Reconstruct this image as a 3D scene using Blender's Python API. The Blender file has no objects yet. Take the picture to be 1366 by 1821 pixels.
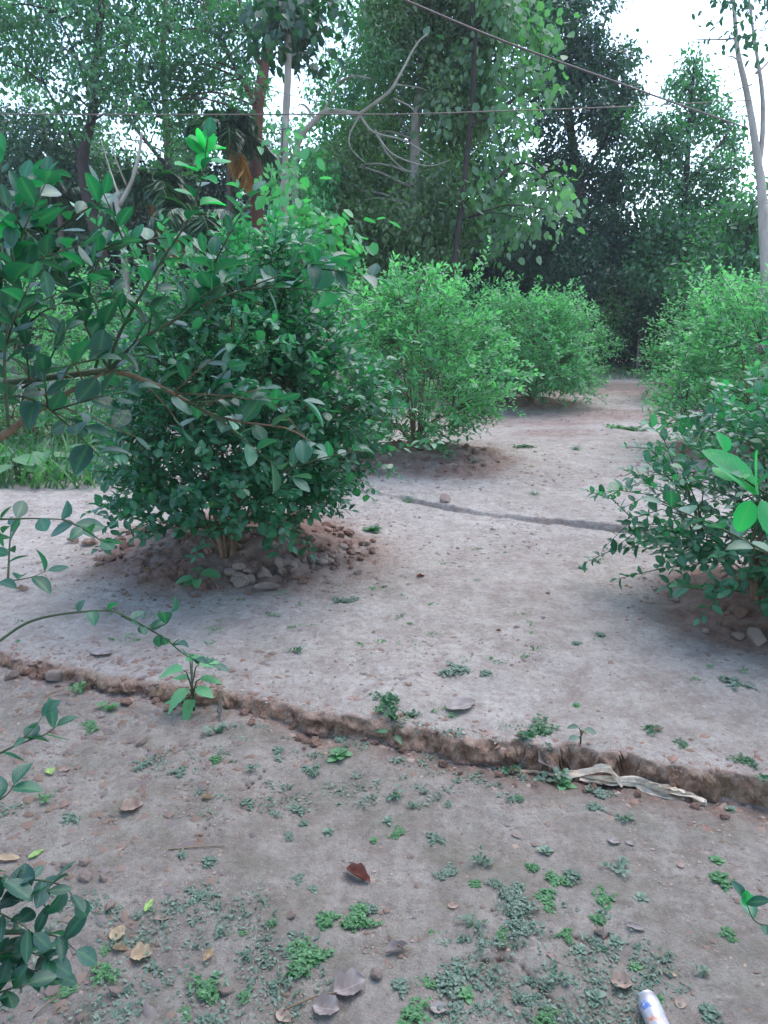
import bpy, math, random
import numpy as np
from mathutils import Vector
S = bpy.context.scene
rng = np.random.default_rng(7)
random.seed(7)
# ---------------------------------------------------------------- camera
CAMH = 1.5; PITCH = math.radians(14.9); FPX = 1315.0
cam = bpy.data.cameras.new('camera'); camo = bpy.data.objects.new('camera', cam)
S.collection.objects.link(camo); S.camera = camo
camo.location = (0, 0, CAMH); camo.rotation_euler = (math.pi/2-PITCH, 0, 0)
cam.sensor_fit = 'VERTICAL'; cam.sensor_height = 36; cam.lens = 36*FPX/1821
cam.clip_start = 0.05; cam.clip_end = 500
# ---------------------------------------------------------------- sky, sun, exposure
SUN_EL = math.radians(62); SUN_AZ = math.radians(35)      # azimuth measured from +Y towards +X
w = bpy.data.worlds.new("World"); S.world = w; w.use_nodes = True
nt = w.node_tree; bg = nt.nodes['Background']
sky = nt.nodes.new('ShaderNodeTexSky'); sky.sky_type = 'NISHITA'; sky.sun_disc = False
sky.sun_elevation = SUN_EL; sky.sun_rotation = SUN_AZ
sky.air_density = 1.0; sky.dust_density = 1.6; sky.ozone_density = 2.0
nt.links.new(sky.outputs[0], bg.inputs[0]); bg.inputs[1].default_value = 0.15
sl = bpy.data.lights.new('sun', 'SUN'); so = bpy.data.objects.new('sun', sl); S.collection.objects.link(so)
sl.energy = 0.5; sl.angle = math.radians(60); sl.color = (1.0, 0.97, 0.94)
sd = Vector((math.sin(SUN_AZ)*math.cos(SUN_EL), math.cos(SUN_AZ)*math.cos(SUN_EL), math.sin(SUN_EL)))
so.rotation_euler = sd.to_track_quat('Z', 'Y').to_euler()
S.view_settings.view_transform = 'Standard'; S.view_settings.look = 'None'
S.view_settings.exposure = 2.0; S.view_settings.gamma = 1.0
# ---------------------------------------------------------------- helpers
UP = Vector((0, math.sin(PITCH), math.cos(PITCH))); FW = Vector((0, math.cos(PITCH), -math.sin(PITCH)))
def P(px, py, d):
    return Vector((0, 0, CAMH)) + Vector((1, 0, 0))*((px-683)/FPX*d) - UP*((py-910.5)/FPX*d) + FW*d
def plane_hit(px, py, z=0.0):
    r = Vector((1, 0, 0))*((px-683)/FPX) - UP*((py-910.5)/FPX) + FW
    t = (CAMH-z)/(-r.z); return Vector((0, 0, CAMH)) + r*t
def hash2(ix, iy, seed):
    h = (ix.astype(np.int64)*374761393 + iy.astype(np.int64)*668265263 + seed*974634777) & 0x7fffffff
    h = ((h ^ (h >> 13))*1274126177) & 0x7fffffff
    return ((h ^ (h >> 16)) & 0xffff)/65535.0
def vn(x, y, seed=0):
    x = np.asarray(x, float); y = np.asarray(y, float)
    x, y = np.broadcast_arrays(x, y)
    ix = np.floor(x); iy = np.floor(y); fx = x-ix; fy = y-iy
    fx = fx*fx*(3-2*fx); fy = fy*fy*(3-2*fy)
    a = hash2(ix, iy, seed); b = hash2(ix+1, iy, seed); c = hash2(ix, iy+1, seed); d = hash2(ix+1, iy+1, seed)
    return (a*(1-fx)+b*fx)*(1-fy)+(c*(1-fx)+d*fx)*fy - 0.5
def fbm(x, y, oct=3, seed=0):
    s = 0; a = 1.0
    for k in range(oct): s = s + a*vn(np.asarray(x)*2**k, np.asarray(y)*2**k, seed+k*17); a *= .5
    return s
def sstep(a, b, x):
    t = np.clip((x-a)/(b-a), 0, 1); return t*t*(3-2*t)
def link(name, me, mat, parent=None):
    o = bpy.data.objects.new(name, me); S.collection.objects.link(o)
    if mat:
        for m in (mat if isinstance(mat, (list, tuple)) else [mat]): me.materials.append(m)
    if parent: o.parent = parent
    return o
def empty(name, loc, label, cat, group=None):
    o = bpy.data.objects.new(name, None); S.collection.objects.link(o); o.location = loc; o.empty_display_size = .1
    return tag(o, label, cat, group)
def tag(o, label=None, cat=None, group=None, kind=None):
    if label: o['label'] = label
    if cat: o['category'] = cat
    if group: o['group'] = group
    if kind: o['kind'] = kind
    return o
def mesh_np(name, V, loops, starts, smooth=True, attrs=None, matidx=None):
    me = bpy.data.meshes.new(name)
    me.vertices.add(len(V)); me.vertices.foreach_set('co', np.ascontiguousarray(V, dtype=np.float32).ravel())
    me.loops.add(len(loops)); me.loops.foreach_set('vertex_index', np.ascontiguousarray(loops, dtype=np.int32))
    me.polygons.add(len(starts)); me.polygons.foreach_set('loop_start', np.ascontiguousarray(starts, dtype=np.int32))
    if matidx is not None: me.polygons.foreach_set('material_index', np.ascontiguousarray(matidx, dtype=np.int32))
    me.update(calc_edges=True)
    if smooth: me.shade_smooth()
    for k, a in (attrs or {}).items():
        at = me.attributes.new(k, 'FLOAT', 'POINT'); at.data.foreach_set('value', np.ascontiguousarray(a, dtype=np.float32))
    return me
class MB:
    """collects tubes and loose faces, links them as one mesh"""
    def __init__(s): s.V = []; s.F = []; s.n = 0
    def add(s, V, F):
        s.V.append(np.asarray(V, float)); s.F += [[i+s.n for i in f] for f in F]; s.n += len(V)
    def tube(s, pts, radii, sides=6, rough=0.0, cap=True):
        pts = [Vector(p) for p in pts]; n = len(pts)
        if not hasattr(radii, '__len__'): radii = [radii]*n
        V = []; a = None
        for i, p in enumerate(pts):
            t = (pts[min(i+1, n-1)]-pts[max(i-1, 0)])
            t = t.normalized() if t.length > 1e-9 else Vector((0, 0, 1))
            if a is None:
                a = t.orthogonal().normalized()
            else:
                a = (a - t*a.dot(t)); a = a.normalized() if a.length > 1e-6 else t.orthogonal().normalized()
            b = t.cross(a)
            for k in range(sides):
                th = 2*math.pi*k/sides; r = radii[i]*(1+rough*(random.random()-.5))
                V.append(p + a*(r*math.cos(th)) + b*(r*math.sin(th)))
        F = [[i*sides+k, i*sides+(k+1) % sides, (i+1)*sides+(k+1) % sides, (i+1)*sides+k] for i in range(n-1) for k in range(sides)]
        if cap: F += [list(range(sides))[::-1], [(n-1)*sides+k for k in range(sides)]]
        s.add([list(v) for v in V], F)
    def mesh(s, name, smooth=True):
        V = np.concatenate(s.V); L = [i for f in s.F for i in f]; st = np.cumsum([0]+[len(f) for f in s.F[:-1]])
        return mesh_np(name, V, L, st, smooth)
def smoothpath(pts, n):
    """Catmull-Rom through pts, n samples"""
    Q = np.array([list(p) for p in pts], float)
    if len(Q) < 3:
        return [Vector(Q[0]*(1-t)+Q[-1]*t) for t in np.linspace(0, 1, n)]
    Q = np.vstack([2*Q[0]-Q[1], Q, 2*Q[-1]-Q[-2]]); out = []
    for t in np.linspace(0, len(Q)-3-1e-6, n):
        i = int(t); f = t-i; p0, p1, p2, p3 = Q[i], Q[i+1], Q[i+2], Q[i+3]
        out.append(Vector(.5*((2*p1)+(-p0+p2)*f+(2*p0-5*p1+4*p2-p3)*f*f+(-p0+3*p1-3*p2+p3)*f**3)))
    return out
# ---- leaves
def template(stations, halfw, width, fold=.25, droop=.12, serr=0.0):
    """rows of (left, mid, right) with pointed ends; returns verts (t, across, up), rib flags, faces"""
    V = [(0, 0, 0)]; rib = [1]
    for j, (t, h) in enumerate(zip(stations, halfw)):
        z = -droop*t*t; e = h*width*(1+serr*(1 if j % 2 else -1)); V += [(t-.04*serr*4*(j % 2), -e, z+fold*h*width), (t, 0, z), (t-.04*serr*4*(j % 2), e, z+fold*h*width)]; rib += [0, 1, 0]
    V.append((1, 0, -droop*1.0)); rib.append(.6)
    n = len(stations); F = [(0, 2, 1), (0, 3, 2)]
    for i in range(n-1):
        a = 1+3*i; F += [(a, a+1, a+4, a+3), (a+1, a+2, a+5, a+4)]
    a = 1+3*(n-1); tip = 1+3*n; F += [(a, a+1, tip), (a+1, a+2, tip)]
    return np.array(V, float), np.array(rib, float), F
T_NEAR = template([.08, .25, .45, .65, .82, .94], [.35, .8, 1, .92, .62, .28], .30, .30, .16)
T_OVAL = template([.1, .3, .55, .8, .93], [.55, .92, 1, .72, .4], .33, .25, .14)
T_SERR = template([.06, .13, .2, .28, .36, .44, .52, .6, .68, .76, .84, .92], [.4, .62, .8, .92, 1, .98, .92, .84, .72, .58, .42, .24], .24, .3, .3, .13)
T_LANCE = template([.15, .4, .7], [.7, 1, .65], .1, .3, .25)
T_GRASS = template([.02, .3, .6, .85], [.9, 1, .75, .4], .025, .5, .5)
T_MID = (np.array([(0, 0, 0), (.3, -.24, .05), (.7, -.22, .0), (1, 0, -.1), (.7, .22, .0), (.3, .24, .05)], float), np.array([1, 0, 0, .5, 0, 0.]), [(0, 4, 5), (0, 3, 4), (0, 2, 3), (0, 1, 2)])
T_WIDE = (np.array([(0, 0, 0), (.25, -.36, .06), (.7, -.3, .0), (1, 0, -.12), (.7, .3, .0), (.25, .36, .06)], float), np.array([1, 0, 0, .5, 0, 0.]), [(0, 4, 5), (0, 3, 4), (0, 2, 3), (0, 1, 2)])
T_FINE = (np.array([(0, 0, 0), (.5, -.17, .02), (1, 0, -.06), (.5, .17, .02)], float), np.array([1, 0, .5, 0.]), [(0, 2, 3), (0, 1, 2)])
class Leaves:
    def __init__(s): s.A = []
    def add(s, P, D, N, size, rnd):
        P = np.atleast_2d(np.asarray(P, float)); n = len(P)
        s.A.append((P, np.broadcast_to(D, (n, 3)), np.broadcast_to(N, (n, 3)), np.broadcast_to(size, n), np.broadcast_to(rnd, n)))
    def count(s): return sum(len(a[0]) for a in s.A)
    def mesh(s, name, T, wvar=.15):
        P = np.concatenate([a[0] for a in s.A]); D = np.concatenate([a[1] for a in s.A]); N = np.concatenate([a[2] for a in s.A])
        z = np.concatenate([a[3] for a in s.A]); r = np.concatenate([a[4] for a in s.A]); n = len(P)
        D = D/(np.linalg.norm(D, axis=1, keepdims=True)+1e-9)
        A = np.cross(N, D); A /= (np.linalg.norm(A, axis=1, keepdims=True)+1e-9); U = np.cross(D, A)
        tv, rib, F = T; k = len(tv); wv = 1+wvar*rng.normal(size=n); cz = 1+.8*rng.normal(size=n)
        V = P[:, None, :] + z[:, None, None]*(tv[None, :, 0, None]*D[:, None, :] + (wv[:, None]*tv[None, :, 1])[:, :, None]*A[:, None, :] + (cz[:, None]*tv[None, :, 2])[:, :, None]*U[:, None, :])
        fl = np.array([i for f in F for i in f]); fs = np.cumsum([0]+[len(f) for f in F[:-1]]); L = len(fl)
        loops = (np.arange(n)[:, None]*k+fl[None, :]).ravel(); starts = (np.arange(n)[:, None]*L+fs[None, :]).ravel()
        return mesh_np(name, V.reshape(-1, 3), loops, starts, True, {'rnd': np.repeat(r, k), 'rib': np.tile(rib, n), 'lu': np.tile(tv[:, 0], n), 'lv': np.tile(tv[:, 1], n)})
def unit(n):
    v = rng.normal(size=(n, 3)); return v/np.linalg.norm(v, axis=1, keepdims=True)
def leaves_on_path(L, pts, spacing, size, start=0.0, spread=1.0, up=.25, bright=0.0, tipsize=1.0, svar=.18):
    pts = [np.array(list(p)) for p in pts]; seg = [np.linalg.norm(pts[i+1]-pts[i]) for i in range(len(pts)-1)]
    tot = sum(seg); d = start*tot + spacing*random.random()*.5; ph = random.random()*6.28
    while d <= tot:
        a = 0; i = 0
        while i < len(seg)-1 and a+seg[i] < d: a += seg[i]; i += 1
        f = (d-a)/max(seg[i], 1e-6); p = pts[i]*(1-f)+pts[i+1]*f; t = (pts[i+1]-pts[i])/max(seg[i], 1e-6)
        q = np.cross(t, [0, 0, 1.]); q = q/(np.linalg.norm(q)+1e-6) if np.linalg.norm(q) > .05 else np.array([1., 0, 0]); b = np.cross(q, t)
        ph += 2.4+rng.normal()*.4; rad = q*math.cos(ph)+b*math.sin(ph)*.7
        D = t*(1-spread*.55)+rad*spread+np.array([0, 0, up])+rng.normal(size=3)*.15
        N = np.array([0, 0, 1.])+rng.normal(size=3)*.35+t*.2
        s_ = size*(1+svar*rng.normal())*(1+(tipsize-1)*d/tot)
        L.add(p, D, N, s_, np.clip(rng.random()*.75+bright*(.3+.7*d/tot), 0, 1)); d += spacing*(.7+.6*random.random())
    t = pts[-1]-pts[-2]; t /= np.linalg.norm(t)+1e-9
    L.add(pts[-1], t+rng.normal(size=3)*.1, np.array([0, -.3, 1.]), size*tipsize*.85, np.clip(.5+bright, 0, 1))
# ---------------------------------------------------------------- materials
def newmat(name):
    m = bpy.data.materials.new(name); m.use_nodes = True; n = m.node_tree; b = n.nodes['Principled BSDF']
    return m, n, b
def node(n, t, **kw):
    x = n.nodes.new(t)
    for k, v in kw.items(): setattr(x, k, v)
    return x
def ramp(n, fac, stops, interp='LINEAR'):
    r = node(n, 'ShaderNodeValToRGB'); r.color_ramp.interpolation = interp
    e = r.color_ramp.elements
    while len(e) < len(stops): e.new(.5)
    for x, (p, c) in zip(e, stops): x.position = p; x.color = (*c, 1)
    n.links.new(fac, r.inputs[0]); return r.outputs[0]
def mixc(n, f, a, b, mode='MIX'):
    m = node(n, 'ShaderNodeMix', data_type='RGBA', blend_type=mode); m.clamp_factor = True
    for i, v in ((0, f), (6, a), (7, b)):
        if hasattr(v, 'is_linked') or isinstance(v, bpy.types.NodeSocket): n.links.new(v, m.inputs[i])
        else: m.inputs[i].default_value = v if i == 0 else (*v, 1)
    return m.outputs[2]
def noise(n, scale, detail=4, rough=.55, vec=None):
    t = node(n, 'ShaderNodeTexNoise'); t.inputs['Scale'].default_value = scale; t.inputs['Detail'].default_value = detail; t.inputs['Roughness'].default_value = rough
    if vec: n.links.new(vec, t.inputs['Vector'])
    return t.outputs['Fac']
def geo_pos(n): return node(n, 'ShaderNodeNewGeometry').outputs['Position']
def attr(n, a): x = node(n, 'ShaderNodeAttribute'); x.attribute_name = a; return x.outputs['Fac']
def leafmat(name, dark, mid, light, rough=.42, trans=.35, tint=(.35, 1.0, .25), rib=(.16, .3, .12), ribf=.35, spec=.5, veins=0):
    m, n, b = newmat(name)
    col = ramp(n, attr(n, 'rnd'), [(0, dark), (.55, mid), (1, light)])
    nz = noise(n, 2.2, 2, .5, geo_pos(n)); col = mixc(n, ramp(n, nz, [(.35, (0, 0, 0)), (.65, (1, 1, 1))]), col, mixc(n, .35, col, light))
    if ribf:
        mm = node(n, 'ShaderNodeMath', operation='POWER'); n.links.new(attr(n, 'rib'), mm.inputs[0]); mm.inputs[1].default_value = 6
        m2 = node(n, 'ShaderNodeMath', operation='MULTIPLY'); n.links.new(mm.outputs[0], m2.inputs[0]); m2.inputs[1].default_value = ribf
        col = mixc(n, m2.outputs[0], col, rib)
    if veins:
        def mth(op, a, c):
            q = node(n, 'ShaderNodeMath', operation=op)
            for i_, v_ in enumerate((a, c)):
                if v_ is None: continue
                if isinstance(v_, (int, float)): q.inputs[i_].default_value = v_
                else: n.links.new(v_, q.inputs[i_])
            return q.outputs[0]
        w_ = mth('SINE', mth('SUBTRACT', mth('MULTIPLY', attr(n, 'lu'), 52.0), mth('MULTIPLY', mth('ABSOLUTE', attr(n, 'lv'), None), 70.0)), None)
        w_ = mth('POWER', mth('ADD', mth('MULTIPLY', w_, .5), .5), 5.0)
        col = mixc(n, mth('MULTIPLY', w_, veins), col, rib)
        sp_ = ramp(n, noise(n, 55, 4, .7, geo_pos(n)), [(.60, (0, 0, 0)), (.74, (.6, .6, .6))]); col = mixc(n, sp_, col, (.10, .13, .08))
        bp = node(n, 'ShaderNodeBump'); bp.inputs['Strength'].default_value = .5; bp.inputs['Distance'].default_value = .004; n.links.new(mth('SUBTRACT', noise(n, 45, 3, .6, geo_pos(n)), mth('MULTIPLY', w_, .12)), bp.inputs['Height']); n.links.new(bp.outputs[0], b.inputs['Normal'])
    n.links.new(col, b.inputs['Base Color']); b.inputs['Roughness'].default_value = rough; b.inputs['Specular IOR Level'].default_value = spec
    tr = node(n, 'ShaderNodeBsdfTranslucent'); tc = mixc(n, 1.0, col, tint, 'MULTIPLY')
    g = node(n, 'ShaderNodeVectorMath', operation='SCALE'); n.links.new(tc, g.inputs[0]); g.inputs['Scale'].default_value = 2.2
    n.links.new(g.outputs[0], tr.inputs['Color'])
    mx = node(n, 'ShaderNodeMixShader'); mx.inputs[0].default_value = trans
    n.links.new(b.outputs[0], mx.inputs[1]); n.links.new(tr.outputs[0], mx.inputs[2]); n.links.new(mx.outputs[0], n.nodes['Material Output'].inputs[0])
    return m
def roughmat(name, stops, scale=12, bump=.3, bscale=40, rough=.9, stretch=None, spec=.3, dist=.01):
    m, n, b = newmat(name)
    tc = node(n, 'ShaderNodeTexCoord').outputs['Object']
    if stretch:
        mp = node(n, 'ShaderNodeMapping'); mp.inputs['Scale'].default_value = stretch; n.links.new(tc, mp.inputs[0]); tc = mp.outputs[0]
    n.links.new(ramp(n, noise(n, scale, 6, .65, tc), stops), b.inputs['Base Color'])
    bp = node(n, 'ShaderNodeBump'); bp.inputs['Strength'].default_value = bump; bp.inputs['Distance'].default_value = dist
    n.links.new(noise(n, bscale, 6, .7, tc), bp.inputs['Height']); n.links.new(bp.outputs[0], b.inputs['Normal'])
    b.inputs['Roughness'].default_value = rough; b.inputs['Specular IOR Level'].default_value = spec
    return m
M = {}
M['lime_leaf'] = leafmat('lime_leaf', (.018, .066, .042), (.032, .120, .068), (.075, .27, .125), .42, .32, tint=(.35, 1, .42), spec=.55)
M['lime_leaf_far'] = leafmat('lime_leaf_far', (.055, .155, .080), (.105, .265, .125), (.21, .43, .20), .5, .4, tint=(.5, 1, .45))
M['lime_leaf_near'] = leafmat('lime_leaf_near', (.012, .048, .040), (.018, .075, .055), (.025, .18, .090), .42, .30, tint=(.3, 1, .42), spec=.7, veins=.07)
M['young_leaf'] = leafmat('young_leaf', (.02, .20, .07), (.03, .30, .10), (.05, .42, .13), .5, .45, tint=(.35, 1, .4), veins=.08)
M['leaf_dark'] = leafmat('leaf_dark', (.014, .042, .026), (.026, .075, .042), (.055, .13, .070), .5, .25)
M['leaf_shaded'] = leafmat('leaf_shaded', (.010, .024, .018), (.018, .042, .028), (.035, .075, .045), .6, .18, spec=.3)  # low leaf albedo stands in for the shade under the trees
M['leaf_mid'] = leafmat('leaf_mid', (.034, .085, .050), (.060, .145, .078), (.11, .23, .12), .5, .35)
M['leaf_olive'] = leafmat('leaf_olive', (.055, .095, .045), (.105, .165, .075), (.22, .26, .12), .5, .35)
M['leaf_pale'] = leafmat('leaf_pale', (.075, .135, .085), (.125, .20, .12), (.22, .30, .18), .5, .35)
M['leaf_vine'] = leafmat('leaf_vine', (.035, .14, .06), (.065, .23, .09), (.13, .36, .15), .45, .35, tint=(.4, 1, .4))
M['palm_leaf'] = leafmat('palm_leaf', (.012, .04, .018), (.025, .075, .03), (.05, .12, .05), .4, .25)
M['palm_dead'] = leafmat('palm_dead', (.16, .085, .02), (.35, .18, .04), (.5, .3, .08), .6, .3, tint=(1, .8, .4))
M['weed_grey'] = leafmat('weed_grey', (.07, .105, .08), (.11, .16, .12), (.19, .25, .20), .6, .2)
M['weed_green'] = leafmat('weed_green', (.045, .115, .055), (.075, .19, .08), (.13, .28, .12), .6, .3)
M['weed_dark'] = leafmat('weed_dark', (.02, .06, .03), (.03, .10, .045), (.06, .17, .07), .5, .25)
M['seedling'] = leafmat('seedling', (.06, .19, .09), (.08, .25, .11), (.12, .33, .15), .5, .3, veins=.12)
M['grass'] = leafmat('grass', (.03, .085, .04), (.055, .14, .06), (.12, .22, .1), .5, .35, ribf=0)
M['bark'] = roughmat('bark', [(.3, (.06, .042, .03)), (.6, (.13, .09, .065)), (.8, (.22, .16, .12))], 6, .6, 30, stretch=(1, 1, .25))
M['bark_red'] = roughmat('bark_red', [(.3, (.07, .034, .022)), (.55, (.14, .06, .035)), (.8, (.2, .11, .07))], 4, .6, 20, stretch=(1, 1, .25), dist=.03)
M['bark_pale'] = roughmat('bark_pale', [(.3, (.22, .18, .14)), (.6, (.38, .33, .27)), (.8, (.5, .45, .38))], 4, .4, 20, stretch=(1, 1, .4), dist=.02)
M['bark_dark'] = roughmat('bark_dark', [(.3, (.03, .022, .018)), (.6, (.06, .045, .035)), (.8, (.11, .085, .065))], 5, .6, 25, stretch=(1, 1, .25), dist=.02)
M['twig'] = roughmat('twig', [(.3, (.035, .05, .025)), (.6, (.06, .085, .04)), (.8, (.11, .12, .07))], 40, .3, 200, .7, dist=.002)
M['limb'] = roughmat('limb', [(.3, (.10, .06, .035)), (.6, (.2, .13, .08)), (.8, (.3, .22, .15))], 30, .5, 120, .8, dist=.003)
M['stone'] = roughmat('stone', [(.3, (.20, .135, .105)), (.55, (.31, .235, .19)), (.8, (.42, .34, .285))], 25, .9, 90, dist=.006)
M['clod'] = roughmat('clod', [(.3, (.12, .065, .045)), (.55, (.22, .13, .095)), (.8, (.33, .22, .17))], 18, .8, 70, dist=.006)
M['dry'] = leafmat('dry', (.15, .10, .075), (.23, .165, .13), (.33, .25, .20), .75, .1, (1, .8, .6), (.35, .28, .22), .4, .2)
M['dry_red'] = leafmat('dry_red', (.10, .03, .02), (.15, .045, .03), (.2, .07, .04), .5, .05, (1, .5, .4), (.2, .1, .08), .4, .4)
M['dry_grey'] = leafmat('dry_grey', (.13, .105, .095), (.20, .17, .155), (.30, .26, .24), .8, .08, (1, .9, .8), (.45, .42, .4), .4, .2)
M['dry_tan'] = leafmat('dry_tan', (.22, .15, .09), (.31, .23, .14), (.40, .31, .20), .7, .12, (1, .8, .6), (.5, .42, .32), .4, .2)
M['leaf_yellowing'] = leafmat('leaf_yellowing', (.1, .26, .06), (.18, .35, .09), (.4, .42, .12), .5, .25)
M['fruit'] = roughmat('fruit', [(.3, (.04, .16, .03)), (.7, (.07, .25, .05))], 60, .3, 300, .4, dist=.001)
M['cable'] = roughmat('cable', [(.3, (.08, .055, .05)), (.7, (.15, .11, .10))], 10, .2, 60, .6)
M['wire'] = roughmat('wire', [(.3, (.10, .075, .06)), (.7, (.2, .16, .13))], 10, .2, 60, .6)
# soil
def soilmat():
    m, n, b = newmat('soil'); p = geo_pos(n)
    n1 = noise(n, .55, 6, .6, p); n2 = noise(n, 9, 8, .7, p); n3 = noise(n, 75, 4, .7, p)
    n4 = noise(n, 34, 6, .8, p); n5 = noise(n, 260, 3, .7, p)
    base = ramp(n, n1, [(.30, (.325, .282, .24)), (.5, (.405, .365, .318)), (.70, (.475, .435, .385))])
    base = mixc(n, ramp(n, n2, [(.36, (1, 1, 1)), (.58, (0, 0, 0))]), base, mixc(n, 1.0, base, (.70, .655, .64), 'MULTIPLY'))
    base = mixc(n, ramp(n, n4, [(.36, (.75, .75, .75)), (.5, (0, 0, 0))]), base, (.24, .185, .155))
    base = mixc(n, ramp(n, n4, [(.56, (0, 0, 0)), (.70, (.55, .55, .55))]), base, (.56, .50, .46))
    base = mixc(n, ramp(n, n3, [(.60, (0, 0, 0)), (.70, (.6, .6, .6))]), base, (.58, .52, .48))
    base = mixc(n, ramp(n, n3, [(.28, (.7, .7, .7)), (.40, (0, 0, 0))]), base, (.15, .11, .09))
    base = mixc(n, ramp(n, n5, [(.30, (.5, .5, .5)), (.45, (0, 0, 0))]), base, (.17, .13, .11))
    red = attr(n, 'red'); nr = node(n, 'ShaderNodeMath', operation='MULTIPLY'); n.links.new(red, nr.inputs[0])
    n.links.new(ramp(n, noise(n, 4, 6, .7, p), [(.3, (.35, .35, .35)), (.6, (1, 1, 1))]), nr.inputs[1])
    base = mixc(n, nr.outputs[0], base, ramp(n, n2, [(.3, (.13, .07, .05)), (.65, (.26, .165, .13))]))
    moss = attr(n, 'moss'); nm = node(n, 'ShaderNodeMath', operation='MULTIPLY'); n.links.new(moss, nm.inputs[0])
    n.links.new(ramp(n, noise(n, 3.2, 7, .7, p), [(.44, (0, 0, 0)), (.64, (.45, .45, .45))]), nm.inputs[1])
    base = mixc(n, nm.outputs[0], base, (.17, .165, .115))
    dk = attr(n, 'near_shade'); base = mixc(n, dk, base, mixc(n, 1.0, base, (.61, .605, .575), 'MULTIPLY'))
    wl = attr(n, 'wall')
    mp = node(n, 'ShaderNodeMapping'); mp.inputs['Scale'].default_value = (1, 1, .8); n.links.new(p, mp.inputs[0])
    wc = ramp(n, noise(n, 30, 8, .8, mp.outputs[0]), [(.30, (.085, .042, .027)), (.45, (.25, .14, .09)), (.64, (.44, .31, .23))])
    wc = mixc(n, ramp(n, noise(n, 2.3, 4, .6, p), [(.55, (0, 0, 0)), (.72, (.4, .4, .4))]), wc, (.19, .155, .08))
    base = mixc(n, wl, base, wc)
    ck = attr(n, 'crack'); base = mixc(n, ck, base, (.05, .03, .022))
    n.links.new(base, b.inputs['Base Color']); b.inputs['Roughness'].default_value = .95; b.inputs['Specular IOR Level'].default_value = .15
    b1 = node(n, 'ShaderNodeBump'); b1.inputs['Strength'].default_value = .8; b1.inputs['Distance'].default_value = .022; n.links.new(n4, b1.inputs['Height'])
    b2 = node(n, 'ShaderNodeBump'); b2.inputs['Strength'].default_value = .9; b2.inputs['Distance'].default_value = .005
    n.links.new(noise(n, 140, 5, .75, p), b2.inputs['Height']); n.links.new(b1.outputs[0], b2.inputs['Normal']); n.links.new(b2.outputs[0], b.inputs['Normal'])
    return m
M['soil'] = soilmat()
# ---------------------------------------------------------------- the ground
LIP = 0.06
px_b = [(0, 1183), (90, 1205), (180, 1232), (300, 1250), (400, 1262), (500, 1290), (600, 1312), (700, 1332), (800, 1350), (900, 1364), (1000, 1377), (1100, 1390), (1200, 1410), (1300, 1432), (1366, 1452)]
HB = lambda t: .05+.06*t       # bank height from left to right
b_pts = [plane_hit(x, y, LIP-HB(x/1366)) for x, y in px_b]
bx = np.array([p.x for p in b_pts]); by = np.array([p.y for p in b_pts])
o = np.argsort(bx); bx = bx[o]; by = by[o]
def y1s(x):
    x = np.asarray(x, float); s0 = (by[1]-by[0])/(bx[1]-bx[0])
    y = np.interp(x, bx, by); y = np.where(x < bx[0], by[0]+(x-bx[0])*s0, y); return np.where(x > bx[-1], by[-1]+(x-bx[-1])*-.45, y)
Y1C = float(y1s(0)); 
def y1c(x): return np.clip(y1s(x), Y1C-.75, Y1C+.9)
def y1(x): return y1c(x)+.035*fbm(np.asarray(x)*4, 0*np.asarray(x)+3.3, 2, 5)+.04*fbm(np.asarray(x)*17, 0*np.asarray(x)+7.3, 3, 9)
def h1(x): return np.clip(np.interp(x, [-1.6, 1.05], [.05, .105])+.015*vn(np.asarray(x)*4, 1.5, 4), .03, .15)
px_d = [(600, 872), (690, 884), (760, 896), (850, 908), (940, 919), (1060, 933), (1130, 941), (1366, 965)]
d_pts = [plane_hit(x, y, LIP-.01) for x, y in px_d]
dx = np.array([p.x for p in d_pts]); dy = np.array([p.y for p in d_pts])
Y2C = float(np.interp(0.6, dx, dy))
def y2c(x): return np.clip(np.interp(x, dx, dy, left=dy[0]+.1, right=dy[-1]-.1), Y2C-.6, Y2C+.7)
def y2(x): return y2c(x)+.10*fbm(np.asarray(x)*3, 0*np.asarray(x)+.7, 2, 15)+.04*fbm(np.asarray(x)*14, 0*np.asarray(x)+2.7, 2, 25)
MOUNDS = []   # x, y, radius, height, redness
def mound_at(px, py, r, h): p = plane_hit(px, py, .08); MOUNDS.append((p.x, p.y, r, h)); return p
LB1 = mound_at(430, 965, .86, .13); LB2 = mound_at(748, 812, 1.0, .12); LB3 = mound_at(950, 716, .8, .1); RB1 = mound_at(1400, 1075, .62, .12)
RB2 = mound_at(1330, 800, .8, .1); RB3 = mound_at(1230, 712, .8, .1)
CRACKS = [[(885, 1705), (895, 1690), (903, 1688), (905, 1705), (922, 1712), (940, 1728), (950, 1742), (965, 1760), (982, 1780), (988, 1805), (992, 1840)], [(820, 1712), (850, 1708), (880, 1708), (898, 1706)], [(470, 1372), (452, 1392), (440, 1405)], [(1010, 1663), (1060, 1664), (1090, 1650)]]
CRK = [[(lambda q: (q.x, q.y))(plane_hit(x, y, 0)) for x, y in c] for c in CRACKS]
def seg_dist(x, y, pl):
    d = np.full(np.shape(x), 9.0)
    for (ax, ay), (bx_, by_) in zip(pl[:-1], pl[1:]):
        vx, vy = bx_-ax, by_-ay; t = np.clip(((x-ax)*vx+(y-ay)*vy)/(vx*vx+vy*vy), 0, 1)
        d = np.minimum(d, np.hypot(x-ax-t*vx, y-ay-t*vy))
    return d
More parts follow.
